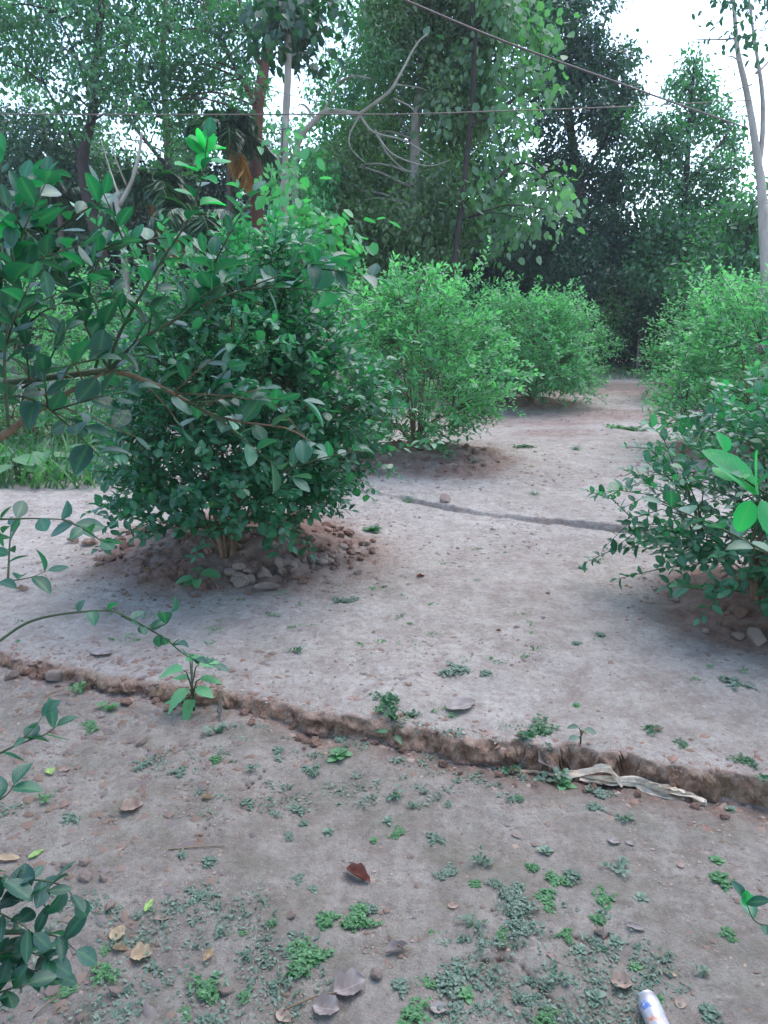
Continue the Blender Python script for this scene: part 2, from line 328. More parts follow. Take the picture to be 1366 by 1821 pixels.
def hgt(x, y, parts=False):
    x = np.asarray(x, float); y = np.asarray(y, float); x, y = np.broadcast_arrays(x, y)
    e = y-y1(x); H = h1(x); base = LIP-H
    near = base + sstep(0, -.10, e)*.012 + sstep(-.05, -.9, e)*(H-.06-.012)
    near = near + .020*fbm(x*1.6, y*1.6, 3, 31) + .010*fbm(x*7, y*7, 3, 35)
    step = sstep(-.004, .034, e); far = LIP - .012*np.exp(-np.clip(e, 0, 9)/.02) + (.026*fbm(x*1.1, y*1.1, 3, 41)+.016*fbm(x*4, y*4, 2, 44)+.008*fbm(x*9, y*9, 3, 45))*sstep(0, .25, e)
    e2 = y-y2(x); fade = sstep(-3.5, -2.0, x)
    ditch = sstep(-.20, -.09, e2)*(1-sstep(-.004, .02, e2))*.06*fade*np.clip(.65+1.5*vn(x*2.5, .3, 19), .15, 1)
    far = far - ditch
    m = 0*x; mr = 0*x
    for (mx, my, r, h) in MOUNDS:
        d = np.hypot(x-mx, (y-my))/r*(1+.25*fbm(x*2.2, y*2.2, 2, 71)); k = 1-sstep(.25, 1.05, d); m = np.maximum(m, k*h*(1-.25*(1-sstep(0, .5, d)))); mr = np.maximum(mr, 1-sstep(.75, 1.25, d))
    far = far + m + mr*.035*fbm(x*14, y*14, 3, 81)*sstep(0, .02, m)
    big = sstep(9, 30, np.hypot(x, y)); far = far + big*.25*fbm(x*.12, y*.12, 2, 91)
    z = near*(1-step)+far*step
    if parts: return z, e, e2, ditch, mr, m
    return z
def hz(x, y): return float(hgt(x, y))
def G(px, py):
    z = .03
    for _ in range(6): p = plane_hit(px, py, z); z = .5*z+.5*hz(p.x, p.y)
    return Vector((p.x, p.y, hz(p.x, p.y)))
def build_ground():
    xs = list(np.arange(0, 1.7, .0095)); 
    while xs[-1] < 3.6: xs.append(xs[-1]+.02)
    st = .03
    while xs[-1] < 75: xs.append(xs[-1]+st); st *= 1.08
    xs = np.array(xs); xs = np.concatenate([-xs[:0:-1], xs])
    v = list(np.arange(-8, .7, .4)) + list(np.arange(.7, Y1C-.06, .0095)) + list(np.arange(Y1C-.06, Y1C+.10, .0019))
    while v[-1] < 3.7: v.append(v[-1]+.011)
    while v[-1] < Y2C-.35: v.append(v[-1]+.02)
    while v[-1] < Y2C+.3: v.append(v[-1]+.012)
    while v[-1] < 8: v.append(v[-1]+.025)
    st = .03
    while v[-1] < 90: v.append(v[-1]+st); st *= 1.035
    v = np.array(v); X, Vv = np.meshgrid(xs, v)
    w1 = np.where(Vv < Y1C, sstep(.2, Y1C-.1, Vv), 1-sstep(Y1C+.15, Y1C+1.9, Vv)); w2 = np.where(Vv < Y2C, sstep(Y2C-1.5, Y2C-.4, Vv), 1-sstep(Y2C+.4, Y2C+2.5, Vv))
    Y = Vv+(y1c(X)-Y1C)*w1+(y2c(X)-Y2C)*w2
    Z, e, e2, ditch, mr, m = hgt(X, Y, True)
    wall = sstep(-.002, .004, e)*(1-sstep(.018, .05, e)); Hh = h1(X)
    face = sstep(-.01, .005, e)*(1-sstep(.02, .04, e))
    Y2_ = Y + face*(.040*vn(X*26, Z*45, 3)+.014*vn(X*80, Z*90, 8)) - face*.01
    red = np.clip(mr*1.2, 0, 1)
    red = np.maximum(red, .75*sstep(-.22, -.05, e)*(1-sstep(-.01, .0, e))*sstep(-1.4, .4, X))
    # damp red-brown bands across the far path
    dist = np.hypot(X, Y)
    for (a, bpx, r, sx) in ((930, 745, .9, 1.6), (1070, 690, 1.6, 2.6), (1000, 770, .5, 1.0), (1100, 735, .8, 1.5)):
        q = plane_hit(a, bpx, .06); dd = np.hypot((X-q.x)/sx, (Y-q.y)/r)+.6*fbm(X*.9, Y*.9, 3, 51); red = np.maximum(red, .65*(1-sstep(.5, 1.1, dd)))
    red = np.maximum(red, .5*sstep(18, 24, Y))
    moss = np.clip((1-sstep(-.25, .0, e))*.95 + .25*(1-sstep(.2, 1.4, e)) , 0, 1)
    near_shade = (1-sstep(-.06, .02, e))*.55  # shade over the near ground, put into the soil colour
    crack = 0*X; sel = (np.abs(X) < 1.8) & (Y < 3.2)
    for c in CRK:
        dcr = seg_dist(X[sel]+.018*vn(X[sel]*40, Y[sel]*40, 2), Y[sel]+.018*vn(X[sel]*40, Y[sel]*40, 6), c); k = 1-sstep(.001, .0055, dcr); crack[sel] = np.maximum(crack[sel], k)
    Z = Z-crack*.007+(.007*vn(X*24, Y*24, 21)+.0045*vn(X*55, Y*55, 22))*(np.hypot(X, Y) < 9)
    wl = np.clip(wall+.15*np.where(ditch > .01, sstep(-.02, .0, e2)*(1-sstep(.02, .04, e2)), 0), 0, 1)
    ny, nx = X.shape; V = np.stack([X, Y2_, Z], -1).reshape(-1, 3)
    i = (np.arange(ny-1)[:, None]*nx+np.arange(nx-1)[None, :]).ravel(); Q = np.stack([i, i+1, i+nx+1, i+nx], 1).ravel()
    me = mesh_np('ground', V, Q, np.arange(len(i))*4, True, {'red': red.ravel(), 'moss': moss.ravel(), 'wall': wl.ravel(), 'crack': crack.ravel(), 'near_shade': near_shade.ravel()})
    tag(link('ground', me, M['soil']), kind='structure')
build_ground()
# ---------------------------------------------------------------- lime bushes
def lime_bush(base, H, prof, n_twigs, leaf, matkey, name, label, cat='lime bush', group=None, T=T_NEAR, off=(0, 0), twig=(.16, .34), nfruit=0, seed=1, lpt=None, shoots=46, lowz=.12, spacing=None):
    """prof: list of (z, radius). Woody stems rise from the base, twigs fill the crown, leaves sit along the twigs"""
    random.seed(seed); global rng; rng = np.random.default_rng(seed)
    root = empty(name, base, label, cat, group)
    hk = (H-.32)/H; prof = [(a*hk, max(.1, b-.10)) for a, b in prof]; H = H*hk
    zs = [a for a, b in prof]; rs = [b for a, b in prof]
    R = lambda z, th: float(np.interp(z, zs, rs))*(1+(.30 if T is T_NEAR else .42)*float(vn(th*1.3+seed*3.7, z*1.5+seed, 3))*2+.22*float(vn(th*3.1+seed*1.7, z*4.5+seed, 5))*2)
    stems = []; B = MB()
    for k in range(7):
        th = 2*math.pi*k/7+random.random()*.6; zt = H*(.55+.4*random.random()); rr = R(zt, th)*.6*random.random()**.5
        mid = Vector((math.cos(th)*rr*.45, math.sin(th)*rr*.45, zt*.4)); tip = Vector((off[0]*zt/H+math.cos(th)*rr, off[1]*zt/H+math.sin(th)*rr, zt))
        pts = smoothpath([Vector((.03*math.cos(th), .03*math.sin(th), -.03)), Vector((.05*math.cos(th), .05*math.sin(th), .12)), mid, tip], 9)
        stems.append(pts); r0 = .010+.012*random.random(); B.tube(pts, [r0*(1-.75*i/8) for i in range(9)], 6, .2)
        for _ in range(3):
            i = random.randint(1, 5); a2 = random.random()*6.28; z2 = max(lowz, pts[i].z+random.uniform(-.1, .35)*H*.5); r2 = R(min(z2, H), a2)*.7
            q = Vector((off[0]*z2/H+math.cos(a2)*r2, off[1]*z2/H+math.sin(a2)*r2, z2)); sp = smoothpath([pts[i], (pts[i]+q)/2+Vector((0, 0, .06)), q], 7)
            stems.append(sp); B.tube(sp, [r0*.6*(1-.7*j/6) for j in range(7)], 5, .2)
    link('trunk', B.mesh('bush_stems'), M['limb'], root)
    SP = np.array([list(p) for s in stems for p in s]); TW = MB(); L = Leaves(); fr = []
    zc = np.linspace(lowz, H, 60); wt = np.array([float(np.interp(z, zs, rs)) for z in zc])+.05; wt /= wt.sum()
    for k in range(n_twigs+shoots):
        z = float(rng.choice(zc, p=wt))+random.uniform(-.05, .05); th = random.random()*2*math.pi; sh = k >= n_twigs
        rr = R(z, th)*(random.random()**.33); ox, oy = off[0]*z/H, off[1]*z/H
        tip = np.array([ox+math.cos(th)*rr, oy+math.sin(th)*rr, z])
        if sh:
            tip = np.array([ox+math.cos(th)*rr*.75, oy+math.sin(th)*rr*.75, H*random.uniform(.62, .97)])
        ln = random.uniform(*twig)*(1.5 if sh else 1); dr = np.array([math.cos(th)*.9, math.sin(th)*.9, (1.6 if sh else .35+.5*z/H-.25*(z < .5))])+rng.normal(size=3)*.35; dr /= np.linalg.norm(dr)
        st = tip; en = tip+dr*ln; bend = np.array([0, 0, -.25*ln if not sh else .1*ln])*random.random()
        pts = [Vector(st), Vector((st+en)/2+bend*-.3), Vector(en+bend)]
        if pts[-1].z < .03: pts[-1].z = .03
        TW.tube(pts, [.0030, .0024, .0014], 3, cap=False)
        if k % 3 == 0:
            j = int(np.argmin(np.sum((SP-st)**2, axis=1))); s0 = Vector(SP[j]); TW.tube([s0, (s0+pts[0])/2+Vector((0, 0, .03)), pts[0]], [.006, .0045, .003], 4, cap=False)
        outer = rr/(R(z, th)+1e-6)
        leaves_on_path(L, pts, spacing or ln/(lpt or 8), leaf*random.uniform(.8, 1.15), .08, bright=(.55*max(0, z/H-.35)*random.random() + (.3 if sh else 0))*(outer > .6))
        if nfruit and outer > .75 and z < H*.6 and len(fr) < nfruit and random.random() < .1: fr.append(pts[1]-Vector((0, 0, .035)))
    link('twigs', TW.mesh('bush_twigs'), M['twig'], root)
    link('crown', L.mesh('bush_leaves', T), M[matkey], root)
    for f in fr: link('fruit', fruit_mesh, None, root).location = f
    return root
import bmesh
def ico(name, r=1, sub=2, amp=.0, freq=2, seed=0, flat=1.0, mat=None):
    bm = bmesh.new(); bmesh.ops.create_icosphere(bm, subdivisions=sub, radius=1)
    for v in bm.verts:
        c = v.co.copy(); k = 1+amp*2*float(fbm(c.x*freq+seed*7.1+c.z*3.1, c.y*freq+seed*3.3-c.z*2.7, 3, seed)); v.co = c*k*r; v.co.z *= flat
    me = bpy.data.meshes.new(name); bm.to_mesh(me); bm.free(); me.shade_smooth()
    if mat: me.materials.append(mat)
    return me
fruit_mesh = ico('fruit', .02, 2, .03, mat=M['fruit'])
b1 = G(405, 985)
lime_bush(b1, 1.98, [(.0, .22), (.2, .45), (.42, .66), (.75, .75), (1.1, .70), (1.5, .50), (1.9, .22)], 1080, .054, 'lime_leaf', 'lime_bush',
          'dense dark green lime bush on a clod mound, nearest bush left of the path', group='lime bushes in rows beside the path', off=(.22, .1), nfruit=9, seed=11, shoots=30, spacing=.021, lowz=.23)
b2 = G(742, 800)
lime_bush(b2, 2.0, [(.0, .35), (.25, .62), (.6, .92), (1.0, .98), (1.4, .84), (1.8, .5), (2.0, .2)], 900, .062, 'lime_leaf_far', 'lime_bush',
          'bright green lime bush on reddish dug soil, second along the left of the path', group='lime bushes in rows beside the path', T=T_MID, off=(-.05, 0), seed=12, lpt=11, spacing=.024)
b3 = G(945, 714)
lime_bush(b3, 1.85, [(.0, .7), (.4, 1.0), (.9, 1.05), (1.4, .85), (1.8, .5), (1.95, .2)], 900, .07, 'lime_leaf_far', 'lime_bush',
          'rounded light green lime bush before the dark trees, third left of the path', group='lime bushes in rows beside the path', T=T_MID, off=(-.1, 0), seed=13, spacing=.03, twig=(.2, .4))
b4 = G(990, 680)
lime_bush(b4, 1.9, [(.0, .7), (.4, .95), (.9, 1.05), (1.4, .85), (1.8, .45), (2.0, .2)], 750, .08, 'lime_leaf_far', 'lime_bush',
          'low light green lime bush ending the left row, beside the dark gap', group='lime bushes in rows beside the path', T=T_MID, off=(-.35, 0), seed=14, spacing=.04, twig=(.2, .45))
r1 = G(1352, 1068)
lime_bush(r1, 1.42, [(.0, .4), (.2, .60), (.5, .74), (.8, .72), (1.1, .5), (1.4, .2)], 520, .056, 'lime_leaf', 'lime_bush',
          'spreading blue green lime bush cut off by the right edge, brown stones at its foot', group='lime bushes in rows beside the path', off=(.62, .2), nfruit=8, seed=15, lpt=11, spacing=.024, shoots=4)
r2 = G(1345, 800)
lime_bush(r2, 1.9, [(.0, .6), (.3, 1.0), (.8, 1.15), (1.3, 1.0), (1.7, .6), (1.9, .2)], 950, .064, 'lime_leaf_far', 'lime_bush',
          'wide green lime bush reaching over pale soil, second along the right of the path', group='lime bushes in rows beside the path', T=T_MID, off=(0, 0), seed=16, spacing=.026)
r3 = G(1290, 712)
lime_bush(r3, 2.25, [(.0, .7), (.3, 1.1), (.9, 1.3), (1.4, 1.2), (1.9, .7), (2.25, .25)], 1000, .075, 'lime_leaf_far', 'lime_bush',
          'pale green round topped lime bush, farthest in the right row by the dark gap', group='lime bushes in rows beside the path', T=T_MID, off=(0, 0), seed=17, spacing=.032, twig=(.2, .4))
# second row to the left, seen over and through the near bush
for k, (px, py, H, sd_, lab) in enumerate([(560, 735, 2.2, 21, 'light green lime bush seen between the two nearest left bushes'), (330, 745, 2.2, 22, 'light green lime bush half hidden behind the nearest left bush'),
                               (60, 790, 2.0, 23, 'lime bush behind the tall grass at the left edge'), (180, 700, 2.3, 24, 'far lime bush behind the overhanging branch at left, under the brown trunk'), (690, 715, 2.2, 26, 'feathery lime bush filling in behind the second bush of the left row'), (850, 700, 2.1, 27, 'lime bush bridging the second and third bushes of the left row'), (760, 690, 2.5, 25, 'tall lime bush rising behind the second bush of the left row')]):
    b = G(px, py)
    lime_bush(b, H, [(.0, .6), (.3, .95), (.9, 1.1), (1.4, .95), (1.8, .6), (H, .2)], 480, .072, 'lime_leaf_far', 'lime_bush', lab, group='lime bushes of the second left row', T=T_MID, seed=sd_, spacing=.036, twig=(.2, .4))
# ---------------------------------------------------------------- background trees
def tree(name, label, cat, trunks, blobs, leaf, matkey, barkkey='bark', T=T_MID, dens=1.0, depth=16, droop=.5, clump=9, group=None, seed=1, ground=True, limb=True, zdepth=1.2, up=.3, limbr=.03):
    """trunks: list of (px polyline, r0, r1) at the tree's depth; blobs: (px, py, r_px[, depth offset]) where the foliage masses hang"""
    global rng; rng = np.random.default_rng(seed); random.seed(seed)
    pts0 = [P(x, y, depth) for x, y in trunks[0][0]]
    base = pts0[0].copy(); base.z = hz(base.x, base.y) if ground else base.z
    root = empty(name, base, label, cat, group); B = MB(); joints = []
    for j, (pl, ra, rb) in enumerate(trunks):
        pts = [P(x, y, depth+(0.35*(j % 3-1) if j and i else 0)*min(1, i)) for i, (x, y) in enumerate(pl)]
        if j == 0 and ground: pts = [base+Vector((0, 0, -.1))] + pts
        sp = smoothpath(pts, max(6, 4*len(pts))); n = len(sp)
        B.tube([p-base for p in sp], [ra+(rb-ra)*i/(n-1) for i in range(n)], 8, .12); joints += [p for p in sp[n//3:]]
    L = Leaves()
    for bl in blobs:
        px, py, r = bl[:3]; dd = bl[3] if len(bl) > 3 else random.uniform(-.8, .8)
        d = depth+dd; c = P(px, py, d); R = r/FPX*d
        if limb and joints:
            jj = min(joints, key=lambda q: (q-c).length+max(0, q.z-c.z)*1.5); mid = (jj+c)/2+Vector((0, 0, .1*(jj-c).length))
            sp = smoothpath([jj, mid, c], 7); B.tube([p-base for p in sp], [limbr*(1-.75*i/6) for i in range(7)], 5, .15)
            for _ in range(5):
                q = c+Vector(unit(1)[0])*R*.8; B.tube([c-base, (c+q)/2-base+Vector((0, 0, .05)), q-base], [limbr*.35, limbr*.25, limbr*.1], 4, cap=False)
        area = 12.6*R*R; nl = int(area*dens*2.9/(leaf*leaf)); nc = max(5, nl//clump)
        u = unit(nc); rad = R*(.25+.75*rng.random(nc)**.45)*(1+.35*np.array([float(vn(a[0]*2+seed, a[1]*2+a[2]*2, 3)) for a in u])*2)
        C = np.array(list(c-base))+u*rad[:, None]*np.array([1, zdepth, .92])
        cb = rng.random(nc)
        k = rng.integers(0, nc, nl); Pp = C[k]+rng.normal(size=(nl, 3))*leaf*1.3
        out = u[k]; D = out*.6+rng.normal(size=(nl, 3))*.6+np.array([0, 0, -droop]); N = np.array([0, 0, up+.5])+out*.4+rng.normal(size=(nl, 3))*.55
        L.add(Pp, D, N, leaf*(.7+.6*rng.random(nl)), np.clip(cb[k]*.6+rng.random(nl)*.4, 0, 1))
    link('trunk', B.mesh('tree_wood'), M[barkkey], root)
    if L.A: link('crown', L.mesh('tree_leaves', T), M[matkey], root)
    return root
EXEC_TREES = True
TG = 'trees along the back of the orchard'
# dark wood far behind everything
def woodland():
    global rng; rng = np.random.default_rng(99); L = Leaves(); B = MB()
    for k in range(900):
        px = random.uniform(-500, 1900); d = random.uniform(26, 40); hi = (8.5 if px < 900 else 5.5)*(.6+.4*random.random())
        x = (px-683)/FPX*d; z = random.uniform(0, 1)**.8*hi*d/33; R = random.uniform(.7, 1.4); n = 330
        u = unit(n); Pp = np.array([x, d*math.cos(PITCH)+1, z])+u*R*(.4+.6*rng.random(n)[:, None])*np.array([1, 1, .9])
        L.add(Pp, u*.5+rng.normal(size=(n, 3))*.6+[0, 0, -.4], rng.normal(size=(n, 3))*.6+[0, -.2, .8], .25*(.7+.6*rng.random(n)), rng.random(n)*.6+.2*rng.random())
    me = L.mesh('woodland', T_MID); tag(link('woodland', me, M['leaf_dark']), 'dark green woodland closing the view behind the orchard', 'woodland', kind='stuff')
woodland()
tree('tree', 'vine covered dark tree at the far left edge, leaves hanging down to the bushes', 'tree', [([(60, 560), (50, 420), (60, 300)], .12, .06)],
     [(20, 240, 60), (80, 260, 60), (10, 330, 60), (90, 340, 55), (40, 420, 70), (110, 430, 50), (150, 300, 45), (-60, 300, 80), (-40, 430, 80)], .12, 'leaf_dark', 'bark_dark', depth=18, dens=1.0, group=TG, seed=31)
tree('tree', 'slender brown trunk with a loose airy crown, left of the palms', 'tree', [([(185, 540), (178, 440), (155, 350), (148, 280), (165, 200), (168, 120), (180, 20), (180, -60)], .17, .06), ([(150, 300), (120, 230), (80, 150)], .05, .02), ([(165, 200), (215, 120), (240, 20)], .05, .02), ([(165, 190), (140, 110), (100, 20)], .04, .015)],
     [(30, 70, 42), (-10, 110, 40), (75, 35, 45), (135, 30, 40), (60, 120, 34), (120, 95, 40), (185, 50, 44), (235, 90, 38), (200, 130, 40), (245, 30, 30), (110, 165, 30), (165, 150, 32), (228, 165, 32), (270, 120, 30), (200, 190, 28), (-20, 20, 50), (60, -40, 60), (160, -50, 70), (250, -50, 50), (140, 215, 25), (235, 205, 26)],
     .12, 'leaf_mid', 'bark_dark', T=T_MID, depth=16, dens=.62, clump=22, group=TG, seed=32)
tree('tree', 'thick reddish brown trunk with pruned stubs and feathery crown, left of the pale trunk', 'tree', [([(462, 560), (458, 420), (455, 300), (457, 210), (468, 130), (478, 90)], .19, .12), ([(457, 190), (430, 140), (385, 60), (360, 0)], .07, .02), ([(470, 130), (440, 60), (420, -20)], .06, .02), ([(472, 110), (500, 40), (510, -40)], .07, .03)],
     [(300, 60, 42), (345, 110, 42), (395, 60, 40), (430, 95, 42), (375, 165, 40), (320, 170, 36), (290, 120, 34), (430, 20, 45), (350, 10, 45), (480, 60, 30), (410, 215, 34), (350, 225, 34), (300, 225, 30), (390, -50, 60), (300, -40, 50), (440, 160, 25), (275, 180, 28)],
     .12, 'leaf_mid', 'bark_red', T=T_MID, depth=17, dens=.62, clump=22, group=TG, seed=33)
tree('tree', 'pale straight slender trunk topped by dark broad drooping leaves', 'tree', [([(505, 470), (506, 370), (506, 250), (511, 160), (513, 70), (512, -40)], .075, .05)],
     [(500, 40, 30), (530, 20, 32), (480, 10, 28), (540, 70, 24), (560, 100, 16), (515, 0, 30), (470, 60, 16), (575, 40, 18), (500, 75, 22), (520, -40, 50), (590, 0, 20)],
     .17, 'leaf_dark', 'bark_pale', T=T_WIDE, depth=12, dens=1.0, droop=.9, group=TG, seed=34, limbr=.02)
tree('tree', 'sprawling tree with pale crooked bare branches reaching right over the vines', 'tree',
     [([(560, 540), (530, 420), (527, 268), (560, 215), (585, 198), (640, 203)], .075, .042), ([(560, 212), (545, 190), (535, 185)], .03, .015), ([(575, 200), (600, 150), (640, 60), (650, 0)], .024, .008), ([(640, 203), (690, 165), (710, 135), (740, 80), (760, 60)], .036, .012), ([(640, 205), (665, 235), (720, 250), (770, 280)], .028, .008), ([(668, 232), (690, 275), (730, 305), (790, 295)], .022, .006), ([(670, 240), (700, 275), (760, 295), (800, 285)], .018, .006), ([(640, 205), (622, 240), (625, 265), (650, 290)], .02, .006), ([(700, 150), (740, 155), (760, 160)], .02, .008), ([(605, 145), (630, 135), (660, 140)], .025, .01), ([(700, 175), (730, 190), (745, 210)], .018, .008)],
     [(640, 120, 40), (610, 175, 25), (670, 90, 40), (560, 150, 24), (700, 130, 34), (585, 250, 22), (640, 40, 34), (590, 185, 18)],
     .09, 'leaf_mid', 'bark_pale', T=T_FINE, depth=13.5, dens=.5, group=TG, seed=35, limb=False)
tree('tree', 'tall vine draped tree in the middle with mottled upright trunk', 'tree',
     [([(742, 560), (738, 400), (738, 280), (740, 210), (750, 140), (760, 40), (765, -40)], .12, .08), ([(750, 150), (800, 60), (840, -30)], .06, .03), ([(740, 250), (690, 180), (670, 120)], .03, .012)],
     [(690, 30, 55), (760, 20, 55), (740, 100, 50), (800, 90, 55), (690, 100, 45), (700, 180, 38), (790, 170, 48), (820, 30, 50), (850, 130, 50), (640, 240, 34), (610, 300, 38), (660, 330, 52), (600, 370, 46), (700, 300, 30), (640, 410, 52), (800, 240, 45), (790, 330, 50), (720, 400, 55), (810, 400, 50), (850, 210, 45), (680, 470, 50), (770, 470, 50), (750, -60, 90), (860, -50, 80), (870, 60, 40), (560, 300, 24), (560, 350, 24)],
     .105, 'leaf_olive', 'bark_pale', T=T_MID, depth=14.4, dens=1.25, clump=16, group=TG, seed=36, droop=.7)
tree('tree', 'tree with large pale grey green leaves hanging before the vine draped mass', 'tree',
     [([(800, 560), (812, 440), (825, 330), (838, 200), (845, 80), (840, 0)], .06, .04), ([(880, 320), (930, 290), (985, 330)], .03, .01), ([(870, 210), (940, 160), (990, 150)], .04, .012)],
     [(850, 150, 34), (905, 130, 30), (950, 160, 34), (900, 205, 26), (880, 60, 36), (880, 395, 34), (850, 345, 24), (915, 330, 36), (875, 435, 20), (965, 345, 36), (990, 375, 22), (935, 390, 24), (820, 100, 30), (790, 195, 24), (900, 0, 50), (960, 75, 30), (900, 290, 20)],
     .15, 'leaf_pale', 'bark_dark', T=T_WIDE, depth=13.5, dens=.62, droop=1.1, up=.2, group=TG, seed=37, limbr=.02)
tree('tree', 'big dark leaved tree whose edge slopes against the white sky, right of centre', 'tree',
     [([(1050, 600), (1045, 450), (1030, 330), (1010, 200), (990, 60), (980, -40)], .16, .08), ([(1030, 330), (1080, 240), (1110, 150)], .06, .02), ([(1010, 200), (1050, 120), (1070, 60)], .05, .02)],
     [(960, 20, 55), (1000, 50, 45), (1030, 100, 45), (1060, 140, 42), (1095, 110, 32), (1110, 170, 30), (1000, 130, 50), (980, 200, 45), (1060, 190, 40), (1120, 100, 16), (1050, 60, 26), (1020, -10, 40), (1090, 210, 34), (1000, 290, 45), (1050, 330, 50), (990, 400, 55), (1070, 410, 60), (960, 300, 30), (1100, 320, 45), (1090, 250, 30), (1130, 430, 45), (950, 460, 50), (1030, 480, 55), (950, -60, 70), (1085, 10, 14), (1130, 160, 14)],
     .115, 'leaf_dark', 'bark_dark', T=T_MID, depth=19, dens=1.25, clump=13, group=TG, seed=38)
tree('tree', 'broad mid green tree with a pointed top against the sky, near the right edge', 'tree',
     [([(1220, 620), (1215, 450), (1220, 330), (1228, 200), (1235, 110)], .13, .03), ([(1220, 330), (1270, 270), (1300, 230)], .05, .02), ([(1218, 350), (1160, 260), (1140, 220)], .05, .02)],
     [(1235, 110, 22), (1225, 155, 30), (1255, 160, 24), (1200, 150, 16), (1240, 200, 38), (1280, 220, 34), (1190, 230, 38), (1300, 260, 28), (1150, 260, 42), (1210, 290, 40), (1270, 310, 40), (1160, 340, 46), (1230, 370, 46), (1290, 370, 36), (1310, 300, 20), (1180, 420, 50), (1250, 440, 50), (1150, 480, 45), (1130, 215, 20)],
     .115, 'leaf_mid', 'bark_dark', T=T_MID, depth=18, dens=.95, clump=13, group=TG, seed=39)
tree('tree', 'tall pale green tree filling the view behind the two brown trunks at left', 'tree', [([(300, 600), (300, 300), (290, 100), (300, -50)], .16, .08), ([(300, 300), (150, 120), (60, 40)], .06, .02), ([(295, 200), (450, 60), (520, -20)], .06, .02)],
     [(40, 150, 50), (110, 230, 50), (20, 40, 50), (200, 100, 55), (290, 40, 50), (280, 180, 60), (350, 240, 55), (200, 250, 50), (380, 100, 55), (440, 150, 45), (420, 240, 50), (330, 300, 60), (250, 320, 50), (160, 320, 50), (560, 180, 40), (590, 100, 34), (600, 260, 40), (540, 270, 40), (480, 230, 40), (450, 40, 45), (620, 20, 40), (120, -20, 60), (380, -20, 60), (560, -20, 50)],
     .14, 'leaf_pale', 'bark', depth=22, dens=.36, clump=24, group=TG, seed=47)
tree('tree', 'dark feathery tree filling the gap behind the crooked pale branches', 'tree', [([(650, 600), (655, 300), (660, 100), (655, -40)], .14, .08)],
     [(620, 200, 50), (660, 120, 50), (650, 260, 55), (700, 40, 50), (600, 290, 40), (690, 200, 50), (640, 340, 55), (720, 330, 60), (800, 290, 60), (880, 260, 60), (860, 350, 60), (940, 120, 50), (920, 30, 50), (800, 60, 60), (780, 170, 60), (700, 270, 50), (850, 170, 50)],
     .13, 'leaf_mid', 'bark_dark', depth=18.5, dens=.95, clump=14, group=TG, seed=48)
tree('tree', 'slender pale forked tree with sparse leaves against the white sky at right', 'tree',
     [([(1362, 560), (1358, 410), (1354, 330), (1348, 290), (1338, 220), (1325, 150), (1312, 90), (1306, 20), (1302, -50)], .085, .02), ([(1349, 300), (1356, 240), (1356, 170), (1348, 110), (1340, 60), (1330, -20)], .04, .015), ([(1340, 62), (1290, 70), (1238, 70)], .02, .006), ([(1316, 110), (1300, 100), (1285, 108)], .012, .005), ([(1338, 150), (1310, 160), (1286, 175)], .012, .004), ([(1345, 130), (1366, 110), (1400, 60)], .02, .008)],
     [(1300, 15, 22), (1340, 25, 24), (1275, 5, 16), (1366, 50, 22), (1318, 45, 16), (1300, -30, 30), (1350, -30, 30), (1310, 110, 10), (1320, 225, 10), (1362, 85, 14), (1290, 60, 8)],
     .10, 'leaf_dark', 'bark_pale', T=T_MID, depth=10.5, dens=.35, droop=.9, group=TG, seed=40, limb=False)
tree('tree', 'low leafy tree at the right edge under the forked pale trunk', 'tree', [([(1330, 600), (1320, 500), (1330, 420)], .08, .04)],
     [(1300, 400, 45), (1350, 400, 50), (1270, 460, 42), (1340, 470, 55), (1400, 420, 60), (1300, 510, 50), (1370, 350, 26), (1400, 500, 60), (1230, 500, 40), (1340, 360, 22)],
     .13, 'leaf_mid', 'bark_dark', depth=15, dens=.85, group=TG, seed=41)
# dark undergrowth
UG = 'dark shrubs under the trees'
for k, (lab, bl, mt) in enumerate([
    ('deep shaded shrub closing the end of the path, beside the thin pale stem', [(1090, 560, 55), (1130, 600, 48), (1110, 500, 55), (1150, 540, 50), (1170, 620, 40), (1060, 610, 48), (1100, 635, 34)], 'leaf_shaded'),
    ('dark shrub behind the third left bush, under the sloping tree', [(930, 520, 60), (990, 500, 60), (1040, 540, 55), (890, 470, 60), (950, 440, 50), (1010, 590, 60)], 'leaf_shaded'),
    ('dark shrub mass under the hanging pale leaves', [(800, 460, 60), (860, 500, 60), (820, 540, 60), (760, 520, 60), (870, 440, 45), (830, 420, 30)], 'leaf_shaded'),
    ('shadowy shrub between the red trunk and the vine draped tree', [(560, 420, 60), (620, 480, 60), (520, 480, 60), (570, 540, 60), (650, 540, 60), (600, 350, 45)], 'leaf_shaded'),
    ('dark shrub behind the palms at left', [(250, 400, 60), (320, 440, 65), (400, 420, 60), (280, 500, 65), (380, 510, 65), (450, 500, 60), (230, 330, 45), (340, 350, 45), (410, 330, 45)], 'leaf_shaded'),
    ('dark shrub under the slender brown trunk at far left', [(120, 400, 60), (60, 470, 70), (160, 480, 60), (20, 530, 70), (120, 550, 70), (200, 430, 50), (-60, 500, 80)], 'leaf_shaded'),
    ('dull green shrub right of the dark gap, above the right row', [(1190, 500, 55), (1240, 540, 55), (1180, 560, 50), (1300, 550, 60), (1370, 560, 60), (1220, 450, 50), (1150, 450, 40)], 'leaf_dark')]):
    tree('shrub', lab, 'shrub', [([(bl[0][0], 640), (bl[0][0], bl[0][1]+20)], .06, .03)], bl, .15, mt, 'bark_dark', depth=21.5 if mt == 'leaf_shaded' else 19, dens=.95, group=UG, seed=60+k)
